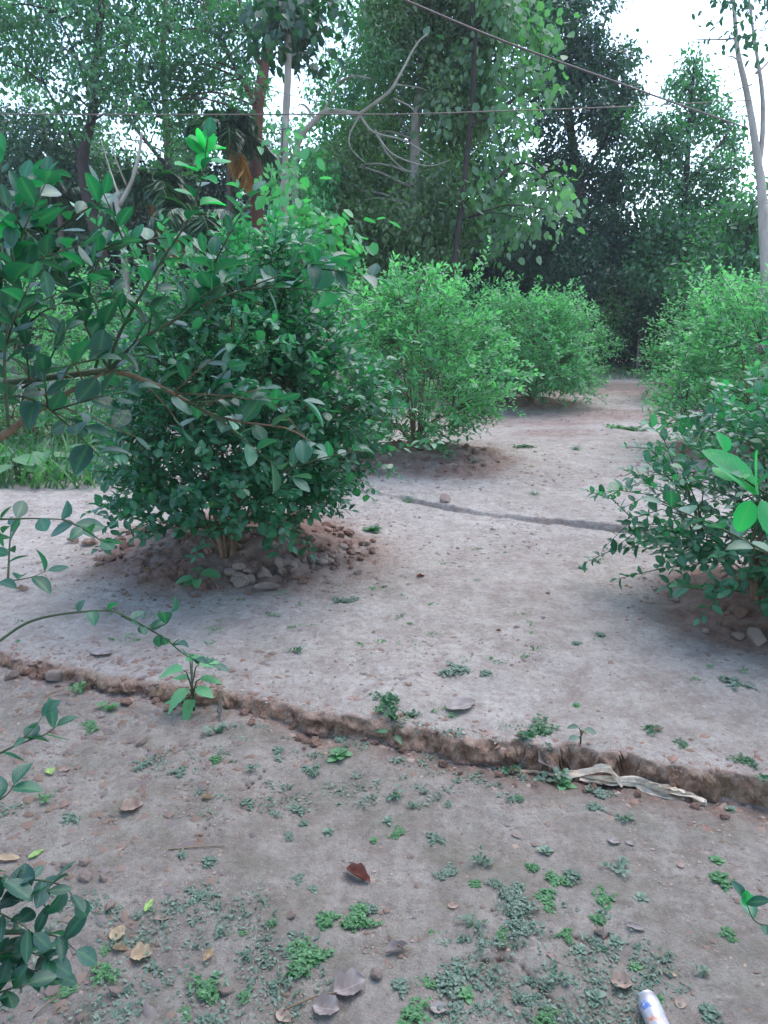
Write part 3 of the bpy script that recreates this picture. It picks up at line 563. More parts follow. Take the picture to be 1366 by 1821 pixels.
tree('tree', 'light green sapling beside the dark gap at the end of the left row', 'tree', [([(1078, 640), (1075, 580), (1070, 520)], .03, .01)], [(1070, 530, 28), (1080, 570, 30), (1095, 600, 24), (1050, 555, 20), (1100, 550, 20)], .11, 'leaf_mid', 'bark', depth=20, dens=.55, group=TG, seed=51, limbr=.012)
tree('tree', 'thin pale bare stem standing in the dark gap at the end of the path', 'tree', [([(1133, 652), (1135, 620), (1138, 588), (1137, 560)], .035, .02)], [(1140, 555, 14)], .11, 'leaf_dark', 'bark_pale', depth=19.5, dens=.3, group=TG, seed=52, limbr=.01)
tree('tree', 'forked pale sapling with bare upswept stems left of the palms', 'tree', [([(222, 470), (215, 400), (207, 355), (210, 345)], .06, .04), ([(213, 365), (235, 320), (248, 270), (252, 235)], .04, .022), ([(212, 350), (195, 300), (180, 250)], .02, .008), ([(225, 330), (205, 280), (198, 240)], .018, .007)],
     [(215, 470, 20)], .10, 'leaf_mid', 'bark_pale', depth=13, dens=.4, group=TG, seed=53, limb=False)
tree('shrub', 'heap of broad light green vine leaves behind the near bush top', 'vine', [([(545, 560), (545, 450), (535, 380)], .03, .02)],
     [(545, 385, 22), (570, 400, 24), (520, 405, 24), (600, 425, 22), (555, 430, 30), (500, 430, 26), (590, 460, 28), (530, 470, 30), (480, 470, 26), (540, 350, 12)], .15, 'leaf_vine', 'bark', T=T_WIDE, depth=9.5, dens=1.0, droop=.5, up=.4, seed=54, limbr=.01)
tree('shrub', 'ivy like climber covering the foot of the crooked pale tree', 'vine', [([(560, 560), (560, 430), (556, 320)], .03, .02)],
     [(552, 290, 18), (565, 320, 22), (550, 345, 22), (575, 350, 18), (560, 375, 20), (580, 300, 12)], .085, 'leaf_vine', 'bark', depth=13.3, dens=.9, droop=.7, seed=55, limbr=.01)
tree('shrub', 'blue green climber wrapped round the pale slender trunk', 'vine', [([(492, 470), (495, 370), (500, 290), (503, 230)], .02, .012)],
     [(500, 235, 12), (512, 260, 13), (497, 285, 12), (508, 310, 12), (497, 330, 12), (515, 230, 9), (490, 360, 14), (505, 350, 10)], .12, 'lime_leaf_far', 'bark', T=T_WIDE, depth=11.7, dens=.8, droop=.9, seed=56, limbr=.01)
# palms
def palm(name, label, base_px, top_px, depth, fronds, seed, deadn=1):
    global rng; rng = np.random.default_rng(seed); random.seed(seed)
    top = P(*top_px, depth); b = P(*base_px, depth); b.z = hz(b.x, b.y)
    root = empty(name, b, label, 'palm', 'palms among the left trees'); B = MB()
    B.tube(smoothpath([Vector((0, 0, -.1)), (top-b)*.5+Vector((.05, 0, 0)), top-b], 9), [.08-.02*i/8 for i in range(9)], 8, .1)
    link('trunk', B.mesh('palm_trunk'), M['bark'], root)
    for k in range(fronds):
        dead = k < deadn; th = 2*math.pi*k/fronds*2.4+random.random()*.5; ln = random.uniform(1.3, 1.9)*(.75 if dead else 1); el = random.uniform(.2, 1.2) if not dead else -.9
        R = MB(); L = Leaves(); pts = []
        if dead: th = -1.2+random.random()*.8
        for i in range(11):
            t = i/10; r = ln*t; pts.append(top-b+Vector((math.cos(th)*r*math.cos(el)*(1-.25*t), math.sin(th)*r*math.cos(el)*(1-.25*t), r*math.sin(el)-ln*.75*t*t*(1 if not dead else .3))))
        R.tube(pts, [.018*(1-.8*i/10) for i in range(11)], 4); 
        for i in range(2, 60):
            t = i/60*10; j = min(9, int(t)); f = t-j; p = pts[j].lerp(pts[j+1], f); tg = (pts[j+1]-pts[j]).normalized(); sd = tg.cross(Vector((0, 0, 1))).normalized()
            for s_ in (-1, 1):
                L.add(list(p), np.array(list(tg*.55+sd*s_*.8+Vector((0, 0, -.35 if not dead else -.9))))+rng.normal(size=3)*.08, [0, 0, 1.], .48*math.sin(math.pi*min(1, .12+i/66))**.6, rng.random())
        R2 = R.mesh('frond_stalk'); L2 = L.mesh('frond_blades', T_LANCE)
        fr = link('frond', R2, M['palm_dead'] if dead else M['twig'], root); link('leaflets', L2, M['palm_dead'] if dead else M['palm_leaf'], fr)
palm('palm', 'dark palm with a hanging orange dead frond, between the sapling and the red trunk', (262, 640), (268, 340), 14, 12, 71, 2)
palm('palm', 'slim palm with drooping yellow fronds just left of the red brown trunk', (398, 640), (408, 235), 15.5, 11, 72, 2)
palm('palm', 'low palm showing behind the blue green leaves at far left', (110, 640), (105, 350), 16.5, 10, 73, 0)
palm('palm', 'low fan of palm fronds in front of the red trunk foot', (350, 640), (350, 400), 13, 11, 74, 0)
# unseen tree added behind the camera: its crown keeps the near ground in shade
def shade_tree():
    global rng; rng = np.random.default_rng(88); random.seed(88)
    b = Vector((-.9, -3.0, 0)); b.z = hz(b.x, b.y); root = empty('tree', b, 'unseen leafy tree added behind the camera to shade the near soil', 'tree'); B = MB(); L = Leaves()
    B.tube(smoothpath([Vector((0, 0, -.1)), Vector((.1, .1, 2)), Vector((.3, .6, 4.2))], 10), [.14-.008*i for i in range(10)], 10, .1)
    for k in range(36):
        c = Vector((random.uniform(-2.4, 3.4), random.uniform(-1.6, 3.3), random.uniform(3.0, 5.2))); B.tube(smoothpath([Vector((.3, .6, 3.6)), (c+Vector((.3, .6, 4.4)))/2, c], 6), [.03-.004*i for i in range(6)], 5)
        n = 420; u = unit(n); L.add(np.array(list(c))+u*.75*(.3+.7*rng.random(n)[:, None]), u*.5+rng.normal(size=(n, 3))*.6, rng.normal(size=(n, 3))*.5+[0, 0, 1.], .12*(.7+.6*rng.random(n)), rng.random(n))
    link('trunk', B.mesh('tree_wood'), M['bark'], root); link('crown', L.mesh('tree_leaves', T_MID), M['leaf_mid'], root)
shade_tree()
# ---------------------------------------------------------------- cables
def cable(name, label, ctrl, r, mat, n=30):
    pts = smoothpath([P(*c) for c in ctrl], n); b = pts[0].copy(); B = MB(); B.tube([p-b for p in pts], r, 6)
    o = link(name, B.mesh(name), M[mat]); o.location = b; tag(o, label, 'cable')
cable('overhead_cable', 'thick dark cable slanting down from top centre to the forked pale tree', [(560, -70, 6.0), (720, 0, 6.4), (900, 75, 7.1), (1080, 140, 8.0), (1200, 183, 8.9), (1330, 228, 10.45)], .010, 'cable')
cable('overhead_wire', 'thin wire stretched level across the trees from the left edge', [(-300, 200, 7.5), (0, 203, 7.5), (300, 204, 7.6), (560, 203, 7.8), (720, 203, 8.1), (900, 197, 8.6), (1100, 190, 9.3), (1335, 178, 10.45)], .0062, 'wire')
# ---------------------------------------------------------------- foreground trees
def fore_tree(name, label, base, trunk_top, trunk_r, branches, specials, seed, extra=None, cat='lime tree'):
    """branches: (ctrl [(px,py,d)..], r0, leaf size, spacing, start, bright, sub-twigs)"""
    global rng; rng = np.random.default_rng(seed); random.seed(seed)
    root = empty(name, base, label, cat); B = MB(); tt = Vector(trunk_top)
    tp = smoothpath([Vector((0, 0, -.05)), (tt-base)*.5+Vector((.02, -.02, 0)), tt-base], 8)
    B.tube(tp, [trunk_r*(1-.4*i/7) for i in range(8)], 10, .15)
    link('trunk', B.mesh('trunk'), M['limb'], root)
    for (ctrl, r0, size, sp_, start, bright, subs) in branches:
        pts = [p-base for p in smoothpath([P(*c) for c in ctrl], 5*len(ctrl))]; n = len(pts); b = MB(); L = Leaves()
        if r0 > .004:
            jj = min(tp, key=lambda q: (q-pts[0]).length); cn = smoothpath([jj, (jj+pts[0])/2+Vector((0, 0, .02)), pts[0]], 5); b.tube(cn, [r0*1.15]*5, 7, .1)
        b.tube(pts, [r0*(1-.75*i/(n-1)) for i in range(n)], 7, .1)
        size *= .87
        leaves_on_path(L, pts, sp_, size, start, bright=bright)
        for k in range(subs):
            i = random.randint(int(n*start), n-2); t = (pts[i+1]-pts[i]).normalized(); d = (t*.6+Vector(unit(1)[0])*.8+Vector((0, 0, .35))).normalized()
            ln = random.uniform(.08, .2); s2 = [pts[i], pts[i]+d*ln*.5+Vector((0, 0, .005)), pts[i]+d*ln]; b.tube(s2, [.0022, .0018, .0011], 5)
            leaves_on_path(L, s2, sp_*.8, size*.85, .25, bright=bright)
        br = link('branch', b.mesh('branch'), M['limb'] if r0 > .006 else M['twig'], root)
        link('leaves', L.mesh('branch_leaves', T_NEAR), M['lime_leaf_near'], br)
    if specials:
        L = Leaves()
        for (px, py, d, dx_, dy_, dd, size, br_) in specials:
            p = P(px, py, d)-base; q = P(px+dx_, py+dy_, d+dd)-base; D = (q-p); L.add(list(p), list(D.normalized()), [.1, -.45, 1], size, br_)
        link('young_leaves', L.mesh('young_leaves', T_OVAL), M['young_leaf'], root)
    return root
fb = Vector((-1.45, 1.35, 0)); fb.z = hz(fb.x, fb.y)
D0 = 1.55
br = [
 ([(-150, 860, 1.5), (0, 778, 1.52), (60, 735, 1.55), (150, 682, 1.6), (192, 658, 1.62)], .0105, .07, .09, .5, 0, 4),
 ([(190, 660, 1.62), (210, 600, 1.62), (245, 535, 1.6), (290, 460, 1.58), (335, 390, 1.56), (358, 320, 1.55), (370, 245, 1.55)], .0045, .060, .036, .12, .2, 1),
 ([(195, 658, 1.62), (240, 612, 1.63), (300, 575, 1.65), (360, 542, 1.68), (430, 517, 1.72), (500, 512, 1.76), (600, 518, 1.8)], .0050, .074, .034, .15, .05, 6),
 ([(180, 660, 1.62), (225, 665, 1.63), (285, 688, 1.66), (330, 712, 1.7), (380, 738, 1.74), (440, 752, 1.78), (510, 762, 1.82), (560, 790, 1.85)], .0062, .07, .04, .2, 0, 6),
 ([(330, 712, 1.7), (380, 742, 1.7), (425, 775, 1.7), (470, 812, 1.7), (520, 850, 1.7)], .0035, .07, .034, .2, 0, 3),
 ([(340, 712, 1.72), (410, 708, 1.74), (480, 710, 1.76), (540, 712, 1.78)], .0028, .072, .03, .15, .05, 2),
 ([(382, 540, 1.69), (381, 500, 1.69), (382, 455, 1.69)], .0026, .07, .028, .1, 0, 1),
 ([(15, 760, 1.4), (8, 640, 1.4), (18, 560, 1.4), (25, 480, 1.4), (22, 440, 1.4)], .0035, .068, .03, .15, .05, 4),
 ([(190, 650, 1.6), (162, 600, 1.58), (140, 550, 1.56), (115, 500, 1.55), (85, 440, 1.55), (70, 410, 1.55)], .0036, .072, .032, .1, .05, 5),
 ([(170, 655, 1.6), (185, 590, 1.6), (165, 530, 1.6), (140, 490, 1.6), (118, 462, 1.6)], .0036, .075, .032, .2, .0, 3),
 ([(40, 690, 1.5), (80, 665, 1.5), (130, 648, 1.5), (170, 640, 1.5)], .0030, .07, .03, .05, .05, 3),
 ([(-40, 720, 1.5), (20, 705, 1.5), (60, 712, 1.5), (110, 740, 1.5), (150, 760, 1.5)], .0032, .075, .03, .1, .0, 3),
 ([(-60, 640, 1.5), (30, 600, 1.5), (60, 550, 1.5), (100, 530, 1.52)], .0030, .072, .03, .1, .0, 4),
 ([(-60, 560, 1.45), (0, 500, 1.45), (40, 440, 1.45), (50, 400, 1.45)], .0030, .072, .03, .1, .25, 4),
 ([(-80, 430, 1.6), (-20, 400, 1.6), (40, 420, 1.6), (110, 410, 1.6)], .0030, .072, .03, .1, .35, 3),
 ([(130, 470, 1.62), (190, 440, 1.64), (230, 430, 1.66), (260, 435, 1.68)], .0026, .07, .028, .1, .1, 2),
 ([(430, 517, 1.72), (470, 500, 1.72), (530, 480, 1.74), (590, 460, 1.76)], .0026, .075, .030, .2, .05, 2),
 ([(-60, 925, 1.25), (10, 923, 1.27), (60, 922, 1.3), (120, 925, 1.33), (135, 935, 1.34)], .0022, .055, .03, .1, .1, 1),
 ([(-60, 1045, 1.3), (0, 1035, 1.33), (50, 1028, 1.36), (85, 1015, 1.38)], .0020, .05, .026, .1, .05, 1),
 ([(-90, 1200, 1.28), (-30, 1160, 1.3), (0, 1139, 1.32), (50, 1107, 1.36), (110, 1092, 1.4), (190, 1086, 1.45), (225, 1097, 1.47), (290, 1133, 1.5), (330, 1165, 1.52), (375, 1182, 1.54)], .0034, .034, .028, .45, .1, 0),
 ([(215, 1095, 1.47), (290, 1133, 1.5), (330, 1165, 1.52), (380, 1184, 1.54)], .0016, .046, .026, .1, 0, 0),
 ([(270, 1118, 1.48), (297, 1108, 1.48), (304, 1088, 1.48)], .0014, .046, .026, .3, 0, 0),
 ([(-90, 1390, 1.15), (-20, 1350, 1.18), (30, 1325, 1.2), (80, 1306, 1.23), (100, 1292, 1.24)], .0026, .050, .020, .2, .05, 0),
 ([(20, 1330, 1.2), (55, 1300, 1.22), (75, 1275, 1.23)], .0015, .050, .022, .3, .0, 0),
 ([(-80, 1480, 1.1), (-30, 1440, 1.12), (10, 1415, 1.14), (25, 1395, 1.15)], .0024, .055, .022, .2, .05, 0),
 ([(-100, 1690, 1.15), (-40, 1640, 1.2), (10, 1610, 1.22), (50, 1590, 1.24), (85, 1585, 1.25)], .0034, .054, .014, .1, .05, 0),
 ([(-100, 1740, 1.15), (-40, 1710, 1.2), (20, 1690, 1.22), (60, 1695, 1.24), (90, 1710, 1.25)], .0034, .058, .013, .1, .0, 0),
 ([(-100, 1830, 1.1), (-50, 1790, 1.15), (0, 1765, 1.18), (50, 1750, 1.2)], .0034, .058, .013, .1, .0, 0),
 ([(-80, 1640, 1.2), (-20, 1620, 1.2), (30, 1640, 1.21), (60, 1660, 1.22)], .0024, .056, .015, .1, .0, 0),
 ([(-100, 1690, 1.2), (-30, 1665, 1.22), (40, 1660, 1.25), (100, 1665, 1.27), (135, 1690, 1.28)], .0028, .060, .016, .1, .0, 0),
 ([(-100, 1780, 1.2), (-20, 1745, 1.22), (40, 1725, 1.24), (95, 1735, 1.26)], .0028, .062, .014, .1, .0, 0),
 ([(-100, 1620, 1.2), (-20, 1590, 1.22), (50, 1565, 1.25), (110, 1575, 1.27), (135, 1600, 1.28)], .0028, .056, .018, .1, .0, 0),
 ([(-60, 1560, 1.15), (-30, 1540, 1.2), (0, 1560, 1.22), (25, 1580, 1.24)], .0024, .050, .02, .1, .0, 0),
]
sp = [(366, 270, 1.55, 5, -40, 0, .05, .9), (360, 272, 1.55, -25, -35, 0, .045, .7), (372, 272, 1.55, 30, -22, .02, .045, .8), (350, 305, 1.55, -38, -22, -.05, .055, .75), (378, 288, 1.55, 42, -6, .05, .05, .85),
      (362, 318, 1.55, 35, -4, -.05, .045, .6), (350, 352, 1.56, -35, -16, -.03, .05, .9), (356, 365, 1.56, 50, -14, .03, .06, .7), (355, 300, 1.55, 8, -30, 0, .045, .9), (20, 405, 1.45, -30, -30, 0, .06, .8), (30, 415, 1.45, 22, -30, 0, .055, .5), (-5, 430, 1.45, -10, -44, 0, .07, .9),
      (370, 258, 1.55, 16, -30, .03, .04, 1), (362, 262, 1.55, -10, -34, -.03, .04, .8)]
fore_tree('lime_tree', 'close lime tree reaching in from the left edge with large glossy blue green leaves', fb, (-1.35, 1.42, 1.25), .035, br, sp, 101)
rb = Vector((1.25, .75, 0)); rb.z = hz(rb.x, rb.y)
br2 = [
 ([(1600, 1010, 1.0), (1480, 960, 1.0), (1400, 900, 1.0), (1350, 870, 1.0), (1320, 850, 1.0)], .0036, .05, .06, .55, .6, 0),
 ([(1500, 1020, 1.15), (1420, 1000, 1.15), (1370, 985, 1.15), (1340, 975, 1.15)], .0026, .055, .03, .3, 0, 1),
 ([(1560, 1700, 1.3), (1450, 1680, 1.3), (1390, 1650, 1.3), (1345, 1640, 1.3), (1325, 1600, 1.3)], .0026, .05, .03, .4, .1, 0),
]
sp2 = [(1345, 880, 1.0, -75, -80, .0, .092, .3), (1350, 880, 1.0, -10, -75, -.03, .07, .55), (1335, 845, 1.0, -70, -5, .03, .05, .5), (1352, 890, 1.0, 30, 60, 0, .06, .1), (1290, 805, 1.0, -5, -25, 0, .03, .7), (1335, 890, 1.0, -15, 40, 0, .045, .2),
       (1330, 1612, 1.3, -5, -30, 0, .03, .6), (1328, 1605, 1.3, 28, -8, 0, .025, .6)]
fore_tree('lime_tree', 'close twig of large bright green leaves poking in at the right edge', rb, (1.15, .85, 1.2), .03, br2, sp2, 102)
# ---------------------------------------------------------------- weeds and grass on the ground
def weed_proto(name, kind, seed):
    global rng; rng = np.random.default_rng(seed); random.seed(seed); L = Leaves()
    if kind == 'mat':
        arms = [(random.random()*6.28, random.uniform(.3, 1.0)) for _ in range(6)]
        for k in range(64):
            a_, l_ = random.choice(arms); t_ = random.random()**.8*l_; c = np.array([math.cos(a_)*t_, math.sin(a_)*t_, 0])+rng.normal(size=3)*.13; c[2] = .03+.12*random.random()
            for j in range(5):
                a = random.random()*6.28; L.add(c, [math.cos(a), math.sin(a), random.uniform(-.1, .7)], np.array([0, 0, 1.])+rng.normal(size=3)*.3, random.uniform(.09, .19), rng.random())
        T = T_OVAL
    elif kind == 'star':
        for k in range(11):
            a = 2.4*k; L.add([0, 0, .05+.015*k], [math.cos(a), math.sin(a), .15+.08*k], [0, 0, 1.], 1-.06*k, rng.random())
        T = T_NEAR
    elif kind == 'tuft':
        for k in range(40):
            a = random.random()*6.28; e = random.uniform(.5, 2.0); L.add([.1*math.cos(a), .1*math.sin(a), 0], [math.cos(a), math.sin(a), e], [-math.cos(a)*e, -math.sin(a)*e, 1.], random.uniform(.6, 1.1), rng.random())
        T = T_GRASS
    elif kind == 'sprig':
        for s_ in range(5):
            a = random.random()*6.28; pts = [Vector((0, 0, 0)), Vector((math.cos(a)*.4, math.sin(a)*.4, .35)), Vector((math.cos(a)*.8, math.sin(a)*.8, .45))]
            leaves_on_path(L, pts, .14, .36, .15)
        T = T_OVAL
    return L.mesh(name, T)
WP = {}
for mk in ('weed_grey', 'weed_green', 'weed_dark'):
    for kd in ('mat', 'star', 'tuft', 'sprig'):
        for v in (0, 1, 2, 3):
            me = weed_proto('weed_'+kd, kd, 200+v*7+len(kd)+ord(mk[5])); me.materials.append(M[mk]); WP[(mk[5:], kd, v)] = me
def weed(px, py, wpx, col, kd, label, group='low weeds on the bare soil', name='weed', cat='weed'):
    p = G(px, py); d = p.y*math.cos(PITCH)+(CAMH-p.z)*math.sin(PITCH); r = wpx/FPX*d*(.66 if kd == 'mat' else .55)
    o = bpy.data.objects.new(name, WP[(col, kd, random.randint(0, 3))]); S.collection.objects.link(o); o.location = p-Vector((0, 0, r*.02)); o.scale = (r, r, r*random.uniform(.75, 1.1)); o.rotation_euler = (0, 0, random.random()*6.28)
    return tag(o, label, cat, group)
random.seed(5)
# (px, py, width px, colour, form, label)
WL = [
 (580, 1650, 60, 'green', 'mat', 'green weed mat left of the bright low patch at bottom centre'), (625, 1640, 70, 'green', 'mat', 'wide bright green weed mat above the big crumpled dry leaf'), (655, 1625, 50, 'grey', 'mat', 'grey green weed patch topmost above the big crumpled dry leaf'),
 (530, 1720, 90, 'green', 'mat', 'largest bright green weed patch, left of the big crumpled dry leaf'), (560, 1700, 60, 'green', 'mat', 'green weed clump on the upper edge of the largest bright patch'), (500, 1745, 40, 'grey', 'sprig', 'grey weed fringe at the lower left of the largest bright patch'),
 (360, 1775, 70, 'green', 'mat', 'bright green weed cluster near the bottom edge, third of the way across'), (445, 1770, 36, 'green', 'mat', 'small narrow green weed right of the bottom edge cluster'), (330, 1800, 36, 'green', 'mat', 'small green weed cut by the bottom edge, left of centre'),
 (360, 1595, 50, 'grey', 'mat', 'grey weed spreading beside two tiny pebbles, left centre'), (190, 1720, 60, 'green', 'mat', 'green weed patch just right of the bottom left leaves'), (180, 1695, 30, 'green', 'mat', 'small green weed above the patch beside the bottom left leaves'), (120, 1770, 50, 'green', 'mat', 'dull green weed among stones under the bottom left leaves'),
 (430, 1665, 26, 'green', 'mat', 'tiny bright weed with white bloom, upper left of centre bottom'), (485, 1650, 28, 'green', 'sprig', 'upright green weed with a tiny white flower'), (385, 1735, 26, 'grey', 'star', 'small grey rosette beside a brown leaf point'),
 (905, 1590, 60, 'grey', 'mat', 'upper part of the long grey weed strip right of centre'), (915, 1620, 60, 'grey', 'mat', 'middle of the long grey weed strip right of centre'), (925, 1650, 60, 'grey', 'mat', 'lower part of the long grey weed strip above the crack'), (880, 1570, 36, 'grey', 'mat', 'top tip of the long grey weed strip right of centre'),
 (855, 1530, 44, 'grey', 'sprig', 'grey green weed above the long grey strip'), (800, 1550, 44, 'grey', 'mat', 'grey weed rosette left of the long grey strip'), (850, 1580, 36, 'green', 'mat', 'green weed tucked left of the grey strip top'), (840, 1650, 50, 'grey', 'sprig', 'grey weed with fallen bits, left of the grey strip foot'), (780, 1660, 40, 'green', 'mat', 'green weed pair left above the crack'),
 (890, 1665, 36, 'green', 'mat', 'small green weed right at the head of the crack'), (955, 1540, 36, 'green', 'mat', 'green weed at the upper end of the central weed chain'), (970, 1515, 34, 'grey', 'star', 'grey rosette topping the central weed chain'), (985, 1560, 50, 'green', 'mat', 'green weed in the middle of the central chain'), (1010, 1550, 50, 'grey', 'mat', 'grey weed at the right of the central chain'), (975, 1595, 60, 'green', 'mat', 'bright green weed mat below the central chain'),
 (1065, 1605, 54, 'green', 'mat', 'bright green weed mat left of the right hand rosette'), (1070, 1630, 40, 'green', 'mat', 'green lower half of the weed above the brown stone'), (1095, 1545, 50, 'grey', 'sprig', 'flat grey weed right of the central chain'), (1140, 1597, 34, 'grey', 'star', 'single grey blue rosette right of centre'),
 (1265, 1560, 60, 'green', 'mat', 'bright green weed mat near the right edge'), (1275, 1530, 30, 'green', 'star', 'small green rosette above the mat near the right edge'), (1010, 1660, 36, 'green', 'mat', 'green weed left of the small brown stone'), (1030, 1690, 36, 'grey', 'star', 'blue grey rosette under the small brown stone'), (1095, 1675, 36, 'grey', 'star', 'grey rosette just right of the small brown stone'),
 (990, 1735, 50, 'grey', 'sprig', 'grey weed lying across the crack line'), (1060, 1775, 44, 'grey', 'star', 'bluish rosette left of the can'), (940, 1780, 50, 'grey', 'mat', 'grey green weed left of the crack at the bottom'), (960, 1805, 50, 'green', 'mat', 'green weed at the bottom edge by the crack'), (800, 1750, 80, 'grey', 'mat', 'large grey green weed right of the crumpled dry leaf'), (830, 1770, 40, 'green', 'star', 'long leaved weed right of the large grey green one'), (760, 1755, 40, 'green', 'mat', 'green weed between the dry leaf and the large grey weed'),
 (720, 1800, 70, 'green', 'mat', 'bright green weed at the bottom edge right of centre'), (700, 1750, 50, 'grey', 'mat', 'grey weed behind the crumpled leaf stalk'), (1130, 1720, 30, 'green', 'star', 'three leaved bright green weed above the can'), (1180, 1710, 26, 'grey', 'mat', 'little grey weed right above the can'), (1195, 1695, 24, 'grey', 'sprig', 'grey weed beside the pale fallen leaf, upper right of the can'), (1245, 1740, 40, 'grey', 'sprig', 'grey sprig right of the can'), (1250, 1790, 60, 'grey', 'mat', 'grey weed patch right of the can at the bottom edge'), (1175, 1776, 20, 'green', 'star', 'tiny bright weed at the tip of the can'),
 (1290, 1650, 40, 'green', 'mat', 'yellow green weed left of the right edge twig'), (1300, 1675, 26, 'green', 'mat', 'small yellow green weed under the right edge twig'), (1050, 1440, 44, 'grey', 'mat', 'grey weed below the plastic strip'), (1110, 1455, 36, 'grey', 'sprig', 'grey weed with pale specks below the strip end'), (1300, 1440, 26, 'grey', 'star', 'pale weed at the foot of the bank near the right edge'), (1240, 1418, 24, 'grey', 'star', 'pale weed beside the end of the plastic strip'),
 (905, 1370, 40, 'dark', 'sprig', 'bluish upright weed left of the plastic strip'), (975, 1385, 70, 'grey', 'sprig', 'leafy grey green weed growing over the plastic strip'), (1000, 1395, 50, 'green', 'star', 'green weed under the knot of the plastic strip'), (1070, 1412, 50, 'grey', 'mat', 'dusty weed along the front of the plastic strip'), (930, 1420, 26, 'green', 'mat', 'small bright weed left below the plastic strip'),
 (605, 1345, 52, 'green', 'star', 'bright jagged weed just below the middle of the bank'), (600, 1318, 50, 'grey', 'mat', 'fine pale weed at the foot of the bank, above the jagged one'), (555, 1375, 40, 'grey', 'mat', 'grey weed left of the jagged bright weed'), (385, 1305, 44, 'grey', 'sprig', 'pale weed below the large leafy weed on the bank'), (375, 1350, 36, 'green', 'mat', 'dusty green weed left centre below the bank'), (325, 1370, 36, 'grey', 'mat', 'dark grey weed left of a green one below the bank'), (260, 1360, 36, 'grey', 'mat', 'grey weed beside a pale stone at left'), (490, 1330, 34, 'grey', 'mat', 'low dusty weed under the bank, left of centre'), (450, 1365, 30, 'grey', 'sprig', 'thin grey weed by the short crack'),
 (430, 1430, 40, 'grey', 'mat', 'grey weed in open soil, left of centre'), (520, 1440, 40, 'grey', 'mat', 'grey weed pair in open soil near the middle'), (540, 1460, 30, 'grey', 'mat', 'small grey weed under the middle pair'), (365, 1528, 44, 'grey', 'mat', 'dark grey weed under a moss streak at left'), (315, 1525, 30, 'grey', 'sprig', 'little grey weed left of the moss streak'), (515, 1485, 26, 'grey', 'mat', 'round grey weed above the red brown leaf'), (585, 1480, 26, 'grey', 'star', 'small weed left above the red brown leaf'), (535, 1560, 30, 'grey', 'mat', 'grey weed left of the red brown leaf'), (555, 1582, 26, 'grey', 'star', 'bluish weed below left of the red brown leaf'), (665, 1495, 20, 'green', 'star', 'tiny green weed right above the red brown leaf'),
 (700, 1415, 40, 'grey', 'sprig', 'grey weed in open soil below the middle of the bank'), (710, 1480, 36, 'green', 'mat', 'green weed with a bare patch right of the red brown leaf'), (775, 1485, 40, 'grey', 'mat', 'pale grey rosette mat right of centre'), (690, 1460, 26, 'grey', 'star', 'dusty rosette left of a brown pebble'), (730, 1440, 26, 'grey', 'sprig', 'thin weed streak right of centre'), (790, 1430, 26, 'grey', 'sprig', 'thin weed right below the middle of the bank'),
 (160, 1290, 44, 'green', 'mat', 'pale weed below the bank, right of the arching left twig'), (190, 1265, 36, 'green', 'sprig', 'pale green leafy weed at the foot of the bank at left'), (145, 1235, 50, 'green', 'sprig', 'larger pale weed at the foot of the bank at left'), (85, 1420, 36, 'green', 'sprig', 'weed under the left edge leaves'), (130, 1450, 40, 'grey', 'mat', 'grey weed by dry scraps at left'),
 (525, 1158, 30, 'dark', 'sprig', 'dark lone weed on the pale terrace, left of centre'), (820, 1195, 60, 'grey', 'mat', 'long faint weed streak on the pale terrace'), (860, 1195, 36, 'grey', 'mat', 'right end of the faint weed streak on the terrace'), (1075, 1130, 30, 'grey', 'mat', 'faint weed on the terrace right of centre'), (1025, 1148, 26, 'grey', 'mat', 'small faint weed left of another on the terrace'), (1305, 1210, 60, 'grey', 'mat', 'flat weed on the terrace near the right edge'), (1160, 1298, 34, 'dark', 'mat', 'dark weed just above the bank at right'), (1025, 1255, 20, 'green', 'star', 'tiny weed above the bank, right of the dry leaf'),
 (620, 1070, 44, 'grey', 'mat', 'faint weed in front of the stones of the near mound'), (700, 1285, 50, 'dark', 'sprig', 'dark leafy weed hanging from the bank middle'), (690, 1245, 50, 'dark', 'mat', 'dark feathery weed on top of the bank middle'), (680, 1262, 50, 'dark', 'sprig', 'dark weed tumbling over the bank edge'), (730, 1272, 30, 'dark', 'mat', 'small dark weed right of the tumbling one'), (960, 1298, 60, 'dark', 'mat', 'dark weed on the bank above the plastic strip'), (945, 1312, 40, 'dark', 'sprig', 'leafy weed on the bank face above the strip'), (1325, 1355, 40, 'dark', 'mat', 'dark weed on top of the bank near the right edge'), (1362, 1385, 40, 'dark', 'sprig', 'dark weed on the bank at the right edge'), (1215, 1325, 30, 'dark', 'mat', 'brownish weed on the bank top right'),
 (1025, 800, 30, 'dark', 'tuft', 'grass tuft in the middle of the far path'), (935, 795, 36, 'dark', 'mat', 'flat weed on the far path, left'), (845, 822, 22, 'dark', 'tuft', 'small tuft beside the red mound'), (800, 820, 26, 'grey', 'tuft', 'small tuft on the red mound'), (950, 880, 28, 'grey', 'tuft', 'faint tuft at the second ditch edge'), (725, 890, 40, 'grey', 'tuft', 'dry tuft at the left of the second ditch'), (665, 945, 44, 'dark', 'star', 'small leafy sprout right of the near bush'), (1100, 760, 50, 'green', 'mat', 'low green weed reaching from the right row'), (1125, 765, 40, 'dark', 'mat', 'second low weed reaching from the right row'), (1030, 1010, 24, 'grey', 'mat', 'dim weed in the middle of the terrace'), (1060, 1000, 24, 'grey', 'sprig', 'dim weed right of the middle of the terrace'),
 (1000, 672, 44, 'dark', 'tuft', 'grass tuft at the left end of the far path'), (1120, 662, 60, 'dark', 'tuft', 'grass tuft before the dark gap'), (1070, 664, 60, 'green', 'tuft', 'pale grass tuft at the end of the path'), (1150, 672, 44, 'green', 'tuft', 'grass tuft at the right end of the far path'),
]
